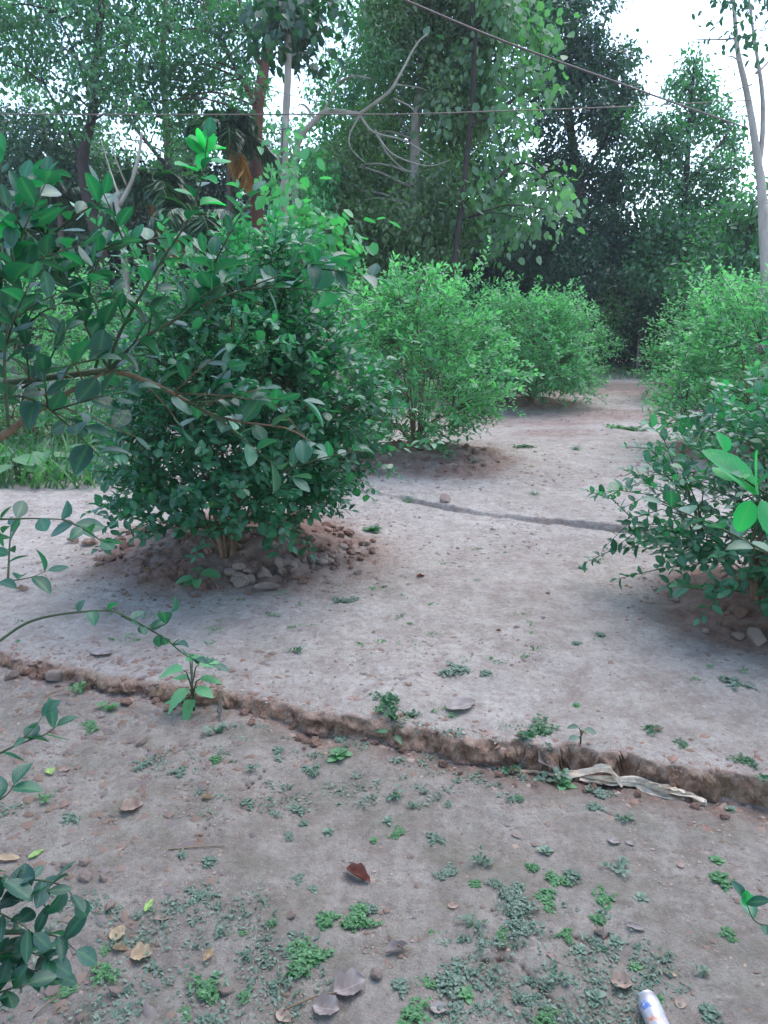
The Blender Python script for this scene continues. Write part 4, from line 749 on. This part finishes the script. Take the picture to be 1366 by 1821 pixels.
for a in WL: weed(*a)
def ground_cover():
    global rng; rng = np.random.default_rng(41); random.seed(41); L = Leaves(); L2 = Leaves()
    for k in range(900):
        px = random.uniform(0, 1366); py = random.uniform(1290, 1840) if k % 5 else random.uniform(960, 1280); q = G(px, py)
        if float(vn(q.x*2.2, q.y*2.2, 66)) < (.0 if py > 1290 else .05) : continue
        m = random.randint(2, 9); r_ = random.uniform(.005, .028)
        for j in range(m*3):
            a = random.random()*6.28; x = q.x+rng.normal()*r_; y = q.y+rng.normal()*r_*.8
            (L if k % 5 else L2).add([x, y, hz(x, y)+.002], [math.cos(a), math.sin(a), random.uniform(.1, .8)], np.array([0, 0, 1.])+rng.normal(size=3)*.4, random.uniform(.006, .015), rng.random())
    tag(link('ground_cover', L.mesh('ground_cover', T_MID), M['weed_grey']), 'tiny dusty grey green weeds sprinkled over the bare soil', 'ground cover', kind='stuff')
    tag(link('ground_cover', L2.mesh('ground_cover', T_MID), M['weed_green']), 'tiny fresh green weed leaves sprinkled over the bare soil', 'ground cover', kind='stuff')
ground_cover()
# small leafy plants built one by one
def plant(px, py, label, leaves, T, mat, name='seedling', cat='seedling', stems=True, stemr=.0025):
    """leaves: (angle, reach m, height m, size m)"""
    p = G(px, py); root = empty(name, p, label, cat); B = MB(); L = Leaves()
    B.tube([Vector((0, 0, -.01)), Vector((0, 0, max(l[2] for l in leaves)*.9))], [stemr*1.3, stemr], 6)
    for (a, r, h, s_) in leaves:
        a = math.radians(a); q = Vector((math.cos(a)*r, math.sin(a)*r, h)); B.tube([Vector((0, 0, h*.55)), q*.6+Vector((0, 0, h*.35)), q], [stemr*.7]*3, 5)
        L.add(list(q), [math.cos(a), math.sin(a), -.05], [0, -.25, 1.], s_, random.random()*.8)
    link('stem', B.mesh('stem'), M['twig'], root); link('leaves', L.mesh('plant_leaves', T, .05), M[mat], root); return root
plant(352, 1045, 'seedling with five rounded bright green leaves before the near mound', [(185, .02, .05, .10), (100, .015, .09, .085), (5, .02, .08, .11), (-80, .01, .05, .075), (60, .01, .07, .05), (215, .02, .04, .06)], T_OVAL, 'seedling')
plant(345, 1262, 'large pale green weed with jagged leaves growing at the foot of the bank', [(175, .03, .17, .12), (20, .03, .19, .11), (75, .02, .21, .09), (240, .02, .10, .11), (-40, .03, .11, .10), (150, .02, .13, .09), (-95, .01, .05, .10), (205, .03, .06, .08), (10, .03, .13, .09), (110, .02, .2, .07)], T_SERR, 'seedling', 'leafy_weed', 'weed', stemr=.004)
plant(700, 1300, 'sprout with jagged dark leaves clinging to the bank face', [(170, .02, .03, .05), (20, .02, .05, .05), (80, .02, .07, .05), (-60, .01, .02, .05)], T_SERR, 'weed_dark', 'leafy_weed', 'weed')
plant(1030, 1352, 'two leaved sprout standing behind the plastic strip', [(160, .01, .06, .04), (0, .01, .05, .045), (200, .01, .03, .04)], T_OVAL, 'weed_grey', 'leafy_weed', 'weed')
# tall grass and broad weeds at left behind the terrace
def grass_mass():
    global rng; rng = np.random.default_rng(77); random.seed(77); L = Leaves()
    for k in range(2600):
        q = G(random.uniform(-120, 190), random.uniform(735, 870)) if k % 2 else G(random.uniform(-120, 640), random.uniform(668, 760)); x, y = q.x, q.y; h = random.uniform(.12, .42); a = random.random()*6.28
        L.add([x, y, hz(x, y)-.01], [math.cos(a)*.5, math.sin(a)*.5, 1.1], [-math.cos(a), -math.sin(a), .5], h, rng.random())
    for k in range(1500):
        q = G(random.uniform(860, 1260), random.uniform(648, 676)); a = random.random()*6.28
        L.add([q.x, q.y, q.z-.01], [math.cos(a)*.6, math.sin(a)*.6, 1.], [-math.cos(a), -math.sin(a), .5], random.uniform(.1, .3), rng.random())
    T = (T_GRASS[0]*np.array([1, 1.6, 1]), T_GRASS[1], T_GRASS[2]); tag(link('grass', L.mesh('grass', T), M['grass']), 'rough green grass growing beyond the bare terrace', 'grass', kind='stuff')
grass_mass()
for k, (px, py, sz, lab) in enumerate([(85, 850, .28, 'broad leaved weed under the overhanging branch at left'), (150, 840, .22, 'broad leaved pale weed beside the near bush at left'), (30, 860, .25, 'broad leaved weed at the left edge behind the terrace'), (220, 800, .24, 'broad leaved weed hidden behind the near bush')]):
    plant(px, py, lab, [(a_*57+k*20, .05, .12+.06*(a_ % 3), sz*random.uniform(.7, 1)) for a_ in range(8)], T_OVAL, 'weed_green', 'leafy_weed', 'weed', stemr=.006)
# ---------------------------------------------------------------- stones, clods, crumbs
def rockmesh(name, seed, flat, mat, cuts=11, amp=.1):
    r_ = np.random.default_rng(seed); bm = bmesh.new(); bmesh.ops.create_icosphere(bm, subdivisions=3, radius=1)
    pl = [(Vector(r_.normal(size=3)).normalized(), r_.uniform(.5, .85)) for _ in range(cuts)]
    for v in bm.verts:
        for nr, d_ in pl:
            q = v.co.dot(nr)-d_
            if q > 0: v.co -= nr*q*.95
        v.co *= 1+amp*float(fbm(v.co.x*4+seed, v.co.y*4+v.co.z*3, 2, seed))
        v.co.z *= flat
    me = bpy.data.meshes.new(name); bm.to_mesh(me); bm.free(); me.materials.append(mat); return me
def where(dx, dy, r):
    a = 'far left side' if dx < -.55*r else 'left front' if dx < -.18*r else 'middle front' if dx < .18*r else 'right front' if dx < .55*r else 'far right side'
    return a if dy < .15*r else 'back '+('left' if dx < 0 else 'right')
def sized(o): v = max(o.scale); return 'large' if v > .05 else 'middling' if v > .032 else 'small'
def relabel(o, m, noun, tail): o['label'] = '%s %s on the %s of the %s' % (sized(o), noun, where(o.location.x-m[0], o.location.y-m[1], m[2]), tail)
SM = [rockmesh('stone', s_, .75, M['stone']) for s_ in range(6)]; CM = [rockmesh('clod', s_+10, .85, M['clod'], 8, .5) for s_ in range(6)]
for me in SM+CM: me.shade_flat() if False else None
def rock(px, py, wpx, label, group, name='stone', meshes=SM, cat='stone', sink=.25, pt=None):
    p = pt or G(px, py); d = p.y*math.cos(PITCH)+(CAMH-p.z)*math.sin(PITCH); r = wpx/FPX*d*.5
    o = bpy.data.objects.new(name, random.choice(meshes)); S.collection.objects.link(o); o.location = p+Vector((0, 0, r*(.7-sink*1.4))); o.scale = (r*random.uniform(.85, 1.15), r*random.uniform(.7, 1.1), r*random.uniform(.7, 1.0)); o.rotation_euler = (random.random()*.5, random.random()*.5, random.random()*6.28)
    return tag(o, label, cat, group)
random.seed(9)
for (px, py, w_, lab) in [(117, 1540, 24, 'pale rounded stone at left, first of the small group'), (150, 1535, 24, 'tan stone right of the pale rounded one at left'), (155, 1562, 30, 'broken pale stone below the tan one at left'), (185, 1565, 20, 'small stone at the right of the left group'), (195, 1615, 26, 'flat whitish stone under the left group'), (172, 1622, 16, 'brown pebble touching the flat whitish stone'), (518, 1628, 22, 'pale stone beside a flowering weed, bottom centre'), (205, 1765, 28, 'brownish lump near the bottom left leaves'), (95, 1762, 30, 'dark stone under the bottom left leaves'), (1067, 1660, 24, 'brown stone between two grey rosettes at right'), (728, 1525, 14, 'brown pebble right of the red brown leaf'), (252, 1322, 26, 'pale stone below the bank at left'), (104, 1205, 44, 'flat pale slab lying in the trench at left'), (20, 1205, 30, 'pale stone in the trench at the left edge'), (668, 1735, 34, 'pale grey stone touching the crumpled dry leaf'), (142, 1812, 22, 'round pebble at the bottom edge at left'),
   (637, 1021, 18, 'lone pale round stone right of the near mound'), (1345, 1140, 44, 'large grey stone in front of the right bush'), (1312, 1135, 26, 'brown stone left of the large grey one'), (1253, 1125, 20, 'pale stone left of the stones under the right bush'), (975, 1055, 10, 'tiny pale pebble in the terrace middle'), (1165, 1050, 14, 'yellowish chip left of the right bush'), (1205, 1070, 16, 'pale chip at the foot of the right bush'), (400, 1765, 26, 'tan lump between weeds near the bottom edge'), (790, 893, 26, 'brown clod at the left end of the second ditch')]:
    rock(px, py, w_, lab, None)
for k in range(46):   # the row of pale stones at the front right of the near mound
    t = random.random(); px = 410+t*250+random.uniform(-14, 14); py = 1040-t*60-random.random()**1.5*28*(1-t*.3)+6
    rock(px, py, random.uniform(14, 34)*(1-.35*t), 'pale stone among those edging the front right of the near mound', 'stones edging the near mound'); relabel(bpy.context.scene.collection.objects[-1], MOUNDS[0], 'pale tan stone', 'near left bush mound')
for k in range(210):
    a = random.random()*6.28; r = .90*random.random()**.45; mx, my, mr_, mh = MOUNDS[0]; x = mx+math.cos(a)*r; y = my+math.sin(a)*r
    if y > my+.35: continue
    p = Vector((x, y, hz(x, y))); rock(0, 0, random.uniform(9, 32)*(1.15-.6*r/.9), 'brown soil clod', 'clods on the near mound', 'soil_clod', CM, 'clod', pt=p); relabel(bpy.context.scene.collection.objects[-1], MOUNDS[0], 'brown soil clod', 'near left bush mound')
for k in range(60):
    a = random.random()*6.28; r = .85*random.random()**.6; mx, my, mr_, mh = MOUNDS[1]; x = mx+math.cos(a)*r; y = my+math.sin(a)*r-.1
    p = Vector((x, y, hz(x, y))); rock(0, 0, random.uniform(5, 14), 'reddish clod', 'clods on the second mound', 'soil_clod', CM, 'clod', pt=p); relabel(bpy.context.scene.collection.objects[-1], MOUNDS[1], 'reddish clod', 'second left bush mound')
for k in range(34):
    x = RB1.x-.45+random.random()*.9; y = RB1.y-.45+random.random()*.6; p = Vector((x, y, hz(x, y))); rock(0, 0, random.uniform(12, 34), 'brown clod', 'clods under the right bush', 'soil_clod', CM, 'clod', pt=p); relabel(bpy.context.scene.collection.objects[-1], MOUNDS[3], 'brown clod', 'near right bush mound')
for k in range(34):
    x = random.uniform(-1.5, 1.15); y = float(y1(x))-.02-random.random()**2*.12; p = Vector((x, y, hz(x, y))); rock(0, 0, random.uniform(8, 24), 'brown crumb of soil broken off the bank and lying at its foot', 'clods fallen along the bank', 'soil_clod', CM, 'clod', pt=p); oo = bpy.context.scene.collection.objects[-1]; oo['label'] = sized(oo)+' brown crumb of soil at the foot of the bank, '+('near its left end' if x < -.85 else 'below the big jagged weed' if x < -.35 else 'near the middle' if x < .25 else 'behind the plastic strip' if x < .75 else 'near its right end')
def crumbs():
    """tiny chips, husks and grit lying everywhere: nobody could count them"""
    global rng; rng = np.random.default_rng(5); V = []; loops = []; starts = []; mats = []; n = 0
    def chips(N, xr, yr, smin, smax, mi, dens=None):
        nonlocal n
        X = rng.uniform(*xr, N); Y = rng.uniform(*yr, N)
        if dens: keep = dens(X, Y) > rng.random(N); X = X[keep]; Y = Y[keep]
        Z = hgt(X, Y); s_ = smin+(smax-smin)*rng.random(len(X))**3; th = rng.random(len(X))*6.28; ca, sa = np.cos(th), np.sin(th); el = rng.uniform(.3, 1, len(X)); hh = rng.uniform(.15, .6, len(X))
        for i in range(len(X)):
            a = s_[i]; b = a*el[i]; c = a*hh[i]; x, y, z = X[i], Y[i], Z[i]; j = rng.uniform(.6, 1.3, 5)
            for (u, v_, w_) in ((a*j[0], 0, 0), (0, b*j[1], 0), (-a*j[2], 0, 0), (0, -b*j[3], 0), (a*.2, b*.1, c*j[4])):
                V.append((x+u*ca[i]-v_*sa[i], y+u*sa[i]+v_*ca[i], z+w_-.0005))
            for f in ((0, 1, 4), (1, 2, 4), (2, 3, 4), (3, 0, 4)): starts.append(len(loops)); loops.extend([n+q for q in f]); mats.append(mi)
            n += 5
    near = lambda X, Y: np.clip(.35+1.6*vn(X*2, Y*2, 61), .06, 1)
    chips(22000, (-1.6, 1.6), (1.1, 3.2), .0012, .008, 0, near); chips(6000, (-1.6, 1.6), (1.1, 3.2), .002, .012, 1, near); chips(1500, (-1.6, 1.6), (1.1, 3.2), .002, .012, 2, near)
    left = lambda X, Y: np.clip(1.2*sstep(-.3, -.9, X), 0, 1)
    chips(1600, (-1.6, -.2), (1.2, 3.0), .006, .028, 1, left); chips(1200, (-1.6, -.2), (1.2, 3.0), .006, .028, 2, left)
    chips(20000, (-3, 3), (2.2, 7), .002, .010, 0, near); chips(6000, (-3, 3), (2.2, 7), .004, .022, 1, near); chips(6000, (-3, 3), (2.2, 7), .004, .024, 2, near); chips(2500, (-1, 5), (6, 14), .006, .025, 0, near); chips(3000, (-1, 5), (6, 14), .008, .04, 2, near); chips(2500, (-1, 5), (6, 14), .008, .04, 1, near)
    def ring(m): return lambda X, Y: np.clip(1.25-np.abs(np.hypot(X-m[0], Y-m[1])/m[2]-.7)*1.6, 0, 1)
    for m_ in MOUNDS[:4]: chips(3800 if m_[1] < 7 else 1500, (m_[0]-1.1, m_[0]+1.1), (m_[1]-1.1, m_[1]+.8), .004, .022, 3, ring(m_))
    e1 = lambda X, Y: np.exp(-np.abs(Y-y1(X)-.0)/.07)
    chips(16000, (-1.8, 1.4), (1.6, 3.4), .002, .022, 3, e1); chips(12000, (-1.8, 1.4), (1.6, 3.4), .003, .02, 0, e1)
    me = mesh_np('crumbs', np.array(V), loops, starts, False, None, mats)
    tag(link('crumbs', me, [M['stone'], M['dry'], M['dry_grey'], M['clod']]), 'grit, crumbs and leaf scraps scattered over the bare soil', 'crumbs', kind='stuff')
crumbs()
# ---------------------------------------------------------------- dry leaves
def dry_mesh(seed, w_=.4, curl=.5, lobes=0.0, fold=.3):
    r = np.random.default_rng(seed); nu, nv = 13, 9; V = []; rib = []
    for i in range(nu):
        t = i/(nu-1); hw = w_*math.sin(math.pi*min(1, max(0, t))**.85)**.75*(1+lobes*math.sin(t*14+seed))+.002
        for j in range(nv):
            s_ = (j/(nv-1)*2-1); y = s_*hw*(1+.06*r.normal()*(abs(s_) > .9)); z = fold*abs(s_)**1.5*hw*1.6+curl*(t-.5)**2*.7+.05*float(fbm(t*4+seed, s_*3, 2, seed))
            V.append((t-.5, y, z)); rib.append(1 if j == nv//2 else 0)
    V = np.array(V); V[:, 2] -= V[:, 2].min(); F = [(i*nv+j, (i+1)*nv+j, (i+1)*nv+j+1, i*nv+j+1) for i in range(nu-1) for j in range(nv-1)]
    rnd = np.clip(.5+fbm(V[:, 0]*5+seed, V[:, 1]*6, 3, seed)*1.2, 0, 1)
    return mesh_np('dry_leaf', V, np.array(F).ravel(), np.arange(len(F))*4, True, {'rnd': rnd, 'rib': rib})
DM = {}
def dry(px, py, lpx, ang, label, mat='dry', shape=0, tilt=(0, 0), name='dry_leaf', group='fallen leaves on the soil', cat='leaf'):
    k = (mat, shape)
    if k not in DM:
        prm = [(.36, .5, 0, .3), (.2, .4, 0, .4), (.46, .6, .18, .45), (.22, .5, .12, 1.1)][shape % 4]; me = dry_mesh(300+shape*11+len(mat), *prm); me.materials.append(M[mat]); DM[k] = me
    p = G(px, py); d = p.y*math.cos(PITCH)+(CAMH-p.z)*math.sin(PITCH); s_ = lpx/FPX*d
    o = bpy.data.objects.new(name, DM[k]); S.collection.objects.link(o); o.location = p+Vector((0, 0, .002)); o.scale = (s_, s_, s_*.8); o.rotation_euler = (tilt[0], tilt[1], math.radians(ang))
    return tag(o, label, cat, group)
for a in [(820, 1258, 62, 30, 'broad mauve brown leaf lying on top of the bank, right of centre', 'dry_grey', 0), (393, 1272, 44, -70, 'upright pale heart shaped leaf below the big jagged weed', 'dry_grey', 2, (.9, 0)), (180, 1164, 40, -10, 'pale brown leaf on the bank edge at left', 'dry_grey', 0), (968, 1343, 38, 40, 'grey torn leaf caught on the bank face above the plastic strip', 'dry_grey', 2, (.5, .3)),
          (475, 1048, 50, 10, 'flat pinkish leaf in front of the mound stones', 'dry', 0), (160, 968, 30, 15, 'curled brown leaf on the terrace at left', 'dry', 2), (130, 965, 28, -20, 'small brown leaf left of the curled one at left', 'dry', 3), (190, 1388, 1, 0, 'unused', 'dry', 0),
          (235, 1438, 40, 20, 'crumpled dry leaf in the open soil at left', 'dry', 2), (90, 1373, 22, -60, 'yellow green fallen leaf under the left twigs', 'leaf_yellowing', 0), (116, 1370, 20, 50, 'pinkish fallen leaf beside the yellow green one', 'dry', 0), (65, 1520, 30, 50, 'pale green leaf on the soil at the left edge', 'leaf_yellowing', 1), (15, 1528, 44, 0, 'brown leaf at the left edge', 'dry_tan', 1),
          (368, 1420, 22, 0, 'small orange tan leaf at left centre', 'dry_tan', 3), (265, 1612, 30, 80, 'green leaf with brown edge, left of centre', 'leaf_yellowing', 1), (288, 1634, 30, 0, 'tan sliver leaf right under the green leaf', 'dry', 1), (210, 1662, 36, 80, 'pale tan leaf standing right of the left leaves', 'dry_tan', 0), (215, 1690, 32, -8, 'curled tan leaf below the pale tan one', 'dry_tan', 3), (252, 1700, 40, 15, 'tan folded leaf right of the curled pair', 'dry_tan', 2), (370, 1700, 30, 65, 'pointed brown leaf standing up, left of centre', 'dry_tan', 3, (.4, 0)),
          (637, 1560, 56, -38, 'red brown curled leaf lying alone in the middle foreground', 'dry_red', 3), (622, 1757, 62, 25, 'big crumpled grey leaf at bottom centre', 'dry_grey', 2), (580, 1795, 50, -10, 'lower lobe of dry grey leaf beside the big crumpled one', 'dry_grey', 2), (505, 1810, 34, -40, 'pale brown leaf cut by the bottom edge, left of centre', 'dry', 0), (780, 1795, 34, -10, 'pale grey leaf by the bottom edge right of centre', 'dry_grey', 0),
          (1092, 1497, 24, -20, 'pale oval leaf, left one of the pair at right', 'dry_grey', 0), (1120, 1500, 16, -40, 'small pale oval leaf, right one of the pair at right', 'dry_grey', 0), (807, 1612, 22, 15, 'pinkish pale leaf left of the grey weed strip', 'dry', 0), (1210, 1538, 18, 80, 'pink leaf scrap near the right weed mat', 'dry', 0), (1130, 1650, 34, -25, 'pale sliver leaf right of the brown stone', 'dry_grey', 1), (1166, 1698, 20, -40, 'small pale leaf above the can to its right', 'dry', 1), (1193, 1733, 20, -25, 'pale tan leaf right of the can', 'dry_tan', 1), (1210, 1785, 26, 60, 'pale leaf between the can and the right weed patch', 'dry', 0), (1105, 1750, 40, -10, 'faded flat leaf left of the can', 'dry', 2),
          (705, 1690, 44, 25, 'long grey brown leaf curl behind the big crumpled leaf', 'dry_grey', 3), (1170, 1300, 18, 0, 'dark scrap on the bank top at right', 'dry', 3), (748, 1027, 16, 10, 'little brown leaf in the terrace middle', 'dry_red', 3), (887, 1123, 10, 10, 'tiny dark leaf scrap on the terrace', 'dry_red', 3), (210, 1218, 36, 20, 'brown leaf in the trench at left', 'dry', 3), (228, 1215, 30, 80, 'upright brown leaf in the trench beside another', 'dry', 2, (.5, 0)), (137, 1215, 26, -10, 'brown leaf by the pale slab in the trench', 'dry', 2), (1202, 1068, 20, 0, 'pale blue grey leaf under the right bush', 'dry_grey', 0), (195, 1083, 26, 5, 'reddish leaf scrap on the terrace at left', 'dry', 1), (40, 1050, 24, 0, 'brown leaf on the terrace at the left edge', 'dry', 3), (985, 1705, 30, -50, 'mauve leaf scrap left of the can among rosettes', 'dry', 1), (918, 1487, 20, -30, 'dull leaf scrap right of the central weeds', 'dry', 1), (820, 1735, 18, 10, 'pale scrap above the large grey green weed', 'dry_grey', 1)]:
    if a[4] != 'unused': dry(*a)
# ---------------------------------------------------------------- dry twig
def stick(pts, r, label, mat='limb'):
    q = [G(x, y)+Vector((0, 0, h)) for x, y, h in pts]; b = q[0].copy(); B = MB(); sp_ = smoothpath([v-b for v in q], 12); B.tube(sp_, [r*(1-.5*i/11) for i in range(12)], 6, .3); o = link('twig', B.mesh('twig'), M[mat]); o.location = b; tag(o, label, 'twig')
stick([(505, 1800, .006), (560, 1780, .012), (600, 1770, .01)], .0022, 'thin stalk under the big crumpled grey leaf')
stick([(300, 1512, .003), (350, 1508, .004), (400, 1505, .003)], .002, 'short dark twig on the soil at left')
stick([(690, 1665, .004), (720, 1695, .012), (735, 1688, .006)], .0018, 'thin grey twig behind the crumpled leaf')
stick([(60, 1812, .005), (85, 1790, .01), (110, 1770, .006)], .002, 'dry twig at the bottom left corner')
# ---------------------------------------------------------------- can
def can():
    p = G(1174, 1850); q = G(1158, 1812); ax = (Vector((q.x, q.y, 0))-Vector((p.x, p.y, 0))).normalized(); Lc = .105; R = .0245
    root = empty('drink_can', Vector((p.x, p.y, hz(p.x, p.y)))-ax*.02, 'dented silver drink can with faded blue and orange print lying on the soil', 'can'); sdv = ax.cross(Vector((0, 0, 1)))
    prof = [(0, .78), (.006, .9), (.014, 1.0), (.03, 1), (.045, .985), (.06, 1), (.075, 1), (.086, .99), (.094, .93), (.101, .82), (.105, .8)]; V = []; F = []; ns = 40
    for (t, k) in prof:
        for j in range(ns):
            a = 2*math.pi*j/ns; r = R*k*(1-.10*math.exp(-((a-1.2)/.4)**2-((t-.05)/.02)**2)+.015*float(vn(a*3, t*90, 4))); V.append(list(ax*t+Vector((0, 0, 1))*(R*.93+r*math.sin(a))+sdv*(r*math.cos(a))))
    n = len(prof); F = [[i*ns+j, i*ns+(j+1) % ns, (i+1)*ns+(j+1) % ns, (i+1)*ns+j] for i in range(n-1) for j in range(ns)]
    B = MB(); B.add(V, F); m, nn, b = newmat('can_print'); pos = node(nn, 'ShaderNodeTexCoord').outputs['Object']
    c = ramp(nn, noise(nn, 24, 3, .6, pos), [(.34, (.50, .17, .08)), (.43, (.5, .36, .32)), (.47, (.4, .39, .40)), (.60, (.4, .39, .41)), (.64, (.14, .20, .42))])
    c = mixc(nn, ramp(nn, noise(nn, 70, 4, .7, pos), [(.54, (0, 0, 0)), (.62, (1, 1, 1))]), c, (.5, .48, .5)); nn.links.new(c, b.inputs['Base Color']); b.inputs['Metallic'].default_value = .5; b.inputs['Roughness'].default_value = .42
    link('can_body', B.mesh('can_body'), m, root)
    m2, nn, b = newmat('can_metal'); b.inputs['Base Color'].default_value = (.6, .6, .62, 1); b.inputs['Metallic'].default_value = .9; b.inputs['Roughness'].default_value = .4
    E = MB(); rr = [(.0, .80), (-.0015, .83), (.0, .77), (.010, .72), (.013, .3), (.013, .01)]
    V = [list(ax*t+Vector((0, 0, 1))*(R*.93+R*k*math.sin(2*math.pi*j/ns))+sdv*(R*k*math.cos(2*math.pi*j/ns))) for (t, k) in rr for j in range(ns)]; E.add(V, [[i*ns+j, i*ns+(j+1) % ns, (i+1)*ns+(j+1) % ns, (i+1)*ns+j] for i in range(5) for j in range(ns)]); link('can_base', E.mesh('can_base'), m2, root)
    E = MB(); rr = [(.105, .80), (.1065, .83), (.105, .77), (.101, .74), (.101, .3), (.101, .01)]
    V = [list(ax*t+Vector((0, 0, 1))*(R*.93+R*k*math.sin(2*math.pi*j/ns))+sdv*(R*k*math.cos(2*math.pi*j/ns))) for (t, k) in rr for j in range(ns)]; E.add(V, [[i*ns+j, i*ns+(j+1) % ns, (i+1)*ns+(j+1) % ns, (i+1)*ns+j] for i in range(5) for j in range(ns)]); link('can_lid', E.mesh('can_lid'), m2, root)
can()
# ---------------------------------------------------------------- plastic strip
def strip():
    m, nn, b = newmat('plastic_strip'); tc = node(nn, 'ShaderNodeTexCoord').outputs['Object']
    nn.links.new(ramp(nn, noise(nn, 25, 4, .6, tc), [(.35, (.50, .38, .25)), (.6, (.74, .62, .48))]), b.inputs['Base Color']); b.inputs['Roughness'].default_value = .45
    tr = node(nn, 'ShaderNodeBsdfTranslucent'); tr.inputs[0].default_value = (.6, .52, .42, 1); mx = node(nn, 'ShaderNodeMixShader'); mx.inputs[0].default_value = .3; nn.links.new(b.outputs[0], mx.inputs[1]); nn.links.new(tr.outputs[0], mx.inputs[2]); nn.links.new(mx.outputs[0], nn.nodes['Material Output'].inputs[0])
    B = MB(); random.seed(3)
    def SG(x, y):
        p = plane_hit(x, y, -.045); yy = min(p.y, float(y1(p.x))-.025); return Vector((p.x, yy, hz(p.x, yy)))
    b0 = SG(1060, 1410)
    def rib(pts, w0, w1, tw):
        q = smoothpath([SG(x, y)+Vector((0, 0, h))-b0 for x, y, h in pts], 44); n = len(q); V = []; nv = 7; ph = random.random()*6
        for i, p in enumerate(q):
            t = (q[min(i+1, n-1)]-q[max(i-1, 0)]).normalized(); a = ph*0+tw*math.sin(i/n*5+ph); sd_ = t.cross(Vector((0, 0, 1))).normalized(); up = sd_.cross(t); c = sd_*math.cos(a)+up*math.sin(a); wd = (w0+(w1-w0)*math.sin(math.pi*i/(n-1)))
            nrm = t.cross(c)
            for j in range(nv): s_ = j/(nv-1)-.5; V.append(list(p+c*wd*s_+nrm*(.004*math.sin(j*2.2+i*.35+ph)+.003*math.sin(i*.9+j)))) 
        for v in V:
            zz = hz(v[0]+b0.x, v[1]+b0.y)-b0.z+.002
            if v[2] < zz: v[2] = zz
        B.add(V, [[i*nv+j, i*nv+j+1, (i+1)*nv+j+1, (i+1)*nv+j] for i in range(n-1) for j in range(nv-1)])
    rib([(905, 1357, .005), (945, 1362, .012), (985, 1378, .02), (1030, 1385, .03), (1050, 1380, .06), (1068, 1380, .07), (1085, 1388, .045), (1105, 1410, .012)], .012, .030, .7)
    rib([(1035, 1392, .02), (1080, 1388, .03), (1120, 1385, .03), (1160, 1392, .025), (1200, 1402, .025), (1232, 1412, .02), (1238, 1424, .006), (1215, 1428, .004)], .014, .026, .8)
    rib([(1030, 1395, .01), (1075, 1395, .018), (1120, 1395, .02), (1150, 1410, .012), (1190, 1425, .006), (1220, 1428, .004)], .016, .034, .5)
    rib([(980, 1375, .01), (1020, 1380, .02), (1060, 1390, .015), (1110, 1392, .02)], .012, .024, .9)
    rib([(1120, 1388, .025), (1150, 1385, .035), (1190, 1392, .03), (1225, 1408, .02)], .008, .016, 1.0)
    o = link('plastic_strip', B.mesh('plastic_strip'), m); o.location = b0; tag(o, 'crumpled off white plastic strip lying along the foot of the bank', 'plastic strip')
strip()

VEIL = 0.0014
def veil():  # volume added to lift the dark tones, imitating a lens veil
    bm = bmesh.new(); bmesh.ops.create_cube(bm, size=1); me = bpy.data.meshes.new('veil'); bm.to_mesh(me); bm.free()
    o = link('veil', me, None); o.scale = (160, 120, 26); o.location = (0, 42, 11.5); m = bpy.data.materials.new('veil'); m.use_nodes = True; n = m.node_tree; n.nodes.remove(n.nodes['Principled BSDF'])
    v = node(n, 'ShaderNodeVolumePrincipled'); v.inputs['Density'].default_value = VEIL; v.inputs['Color'].default_value = (.9, .93, .97, 1); n.links.new(v.outputs[0], n.nodes['Material Output'].inputs['Volume']); me.materials.append(m)
    tag(o, 'thin pale veil added between the trees to lift the darks', 'veil', kind='stuff')
if VEIL: veil()
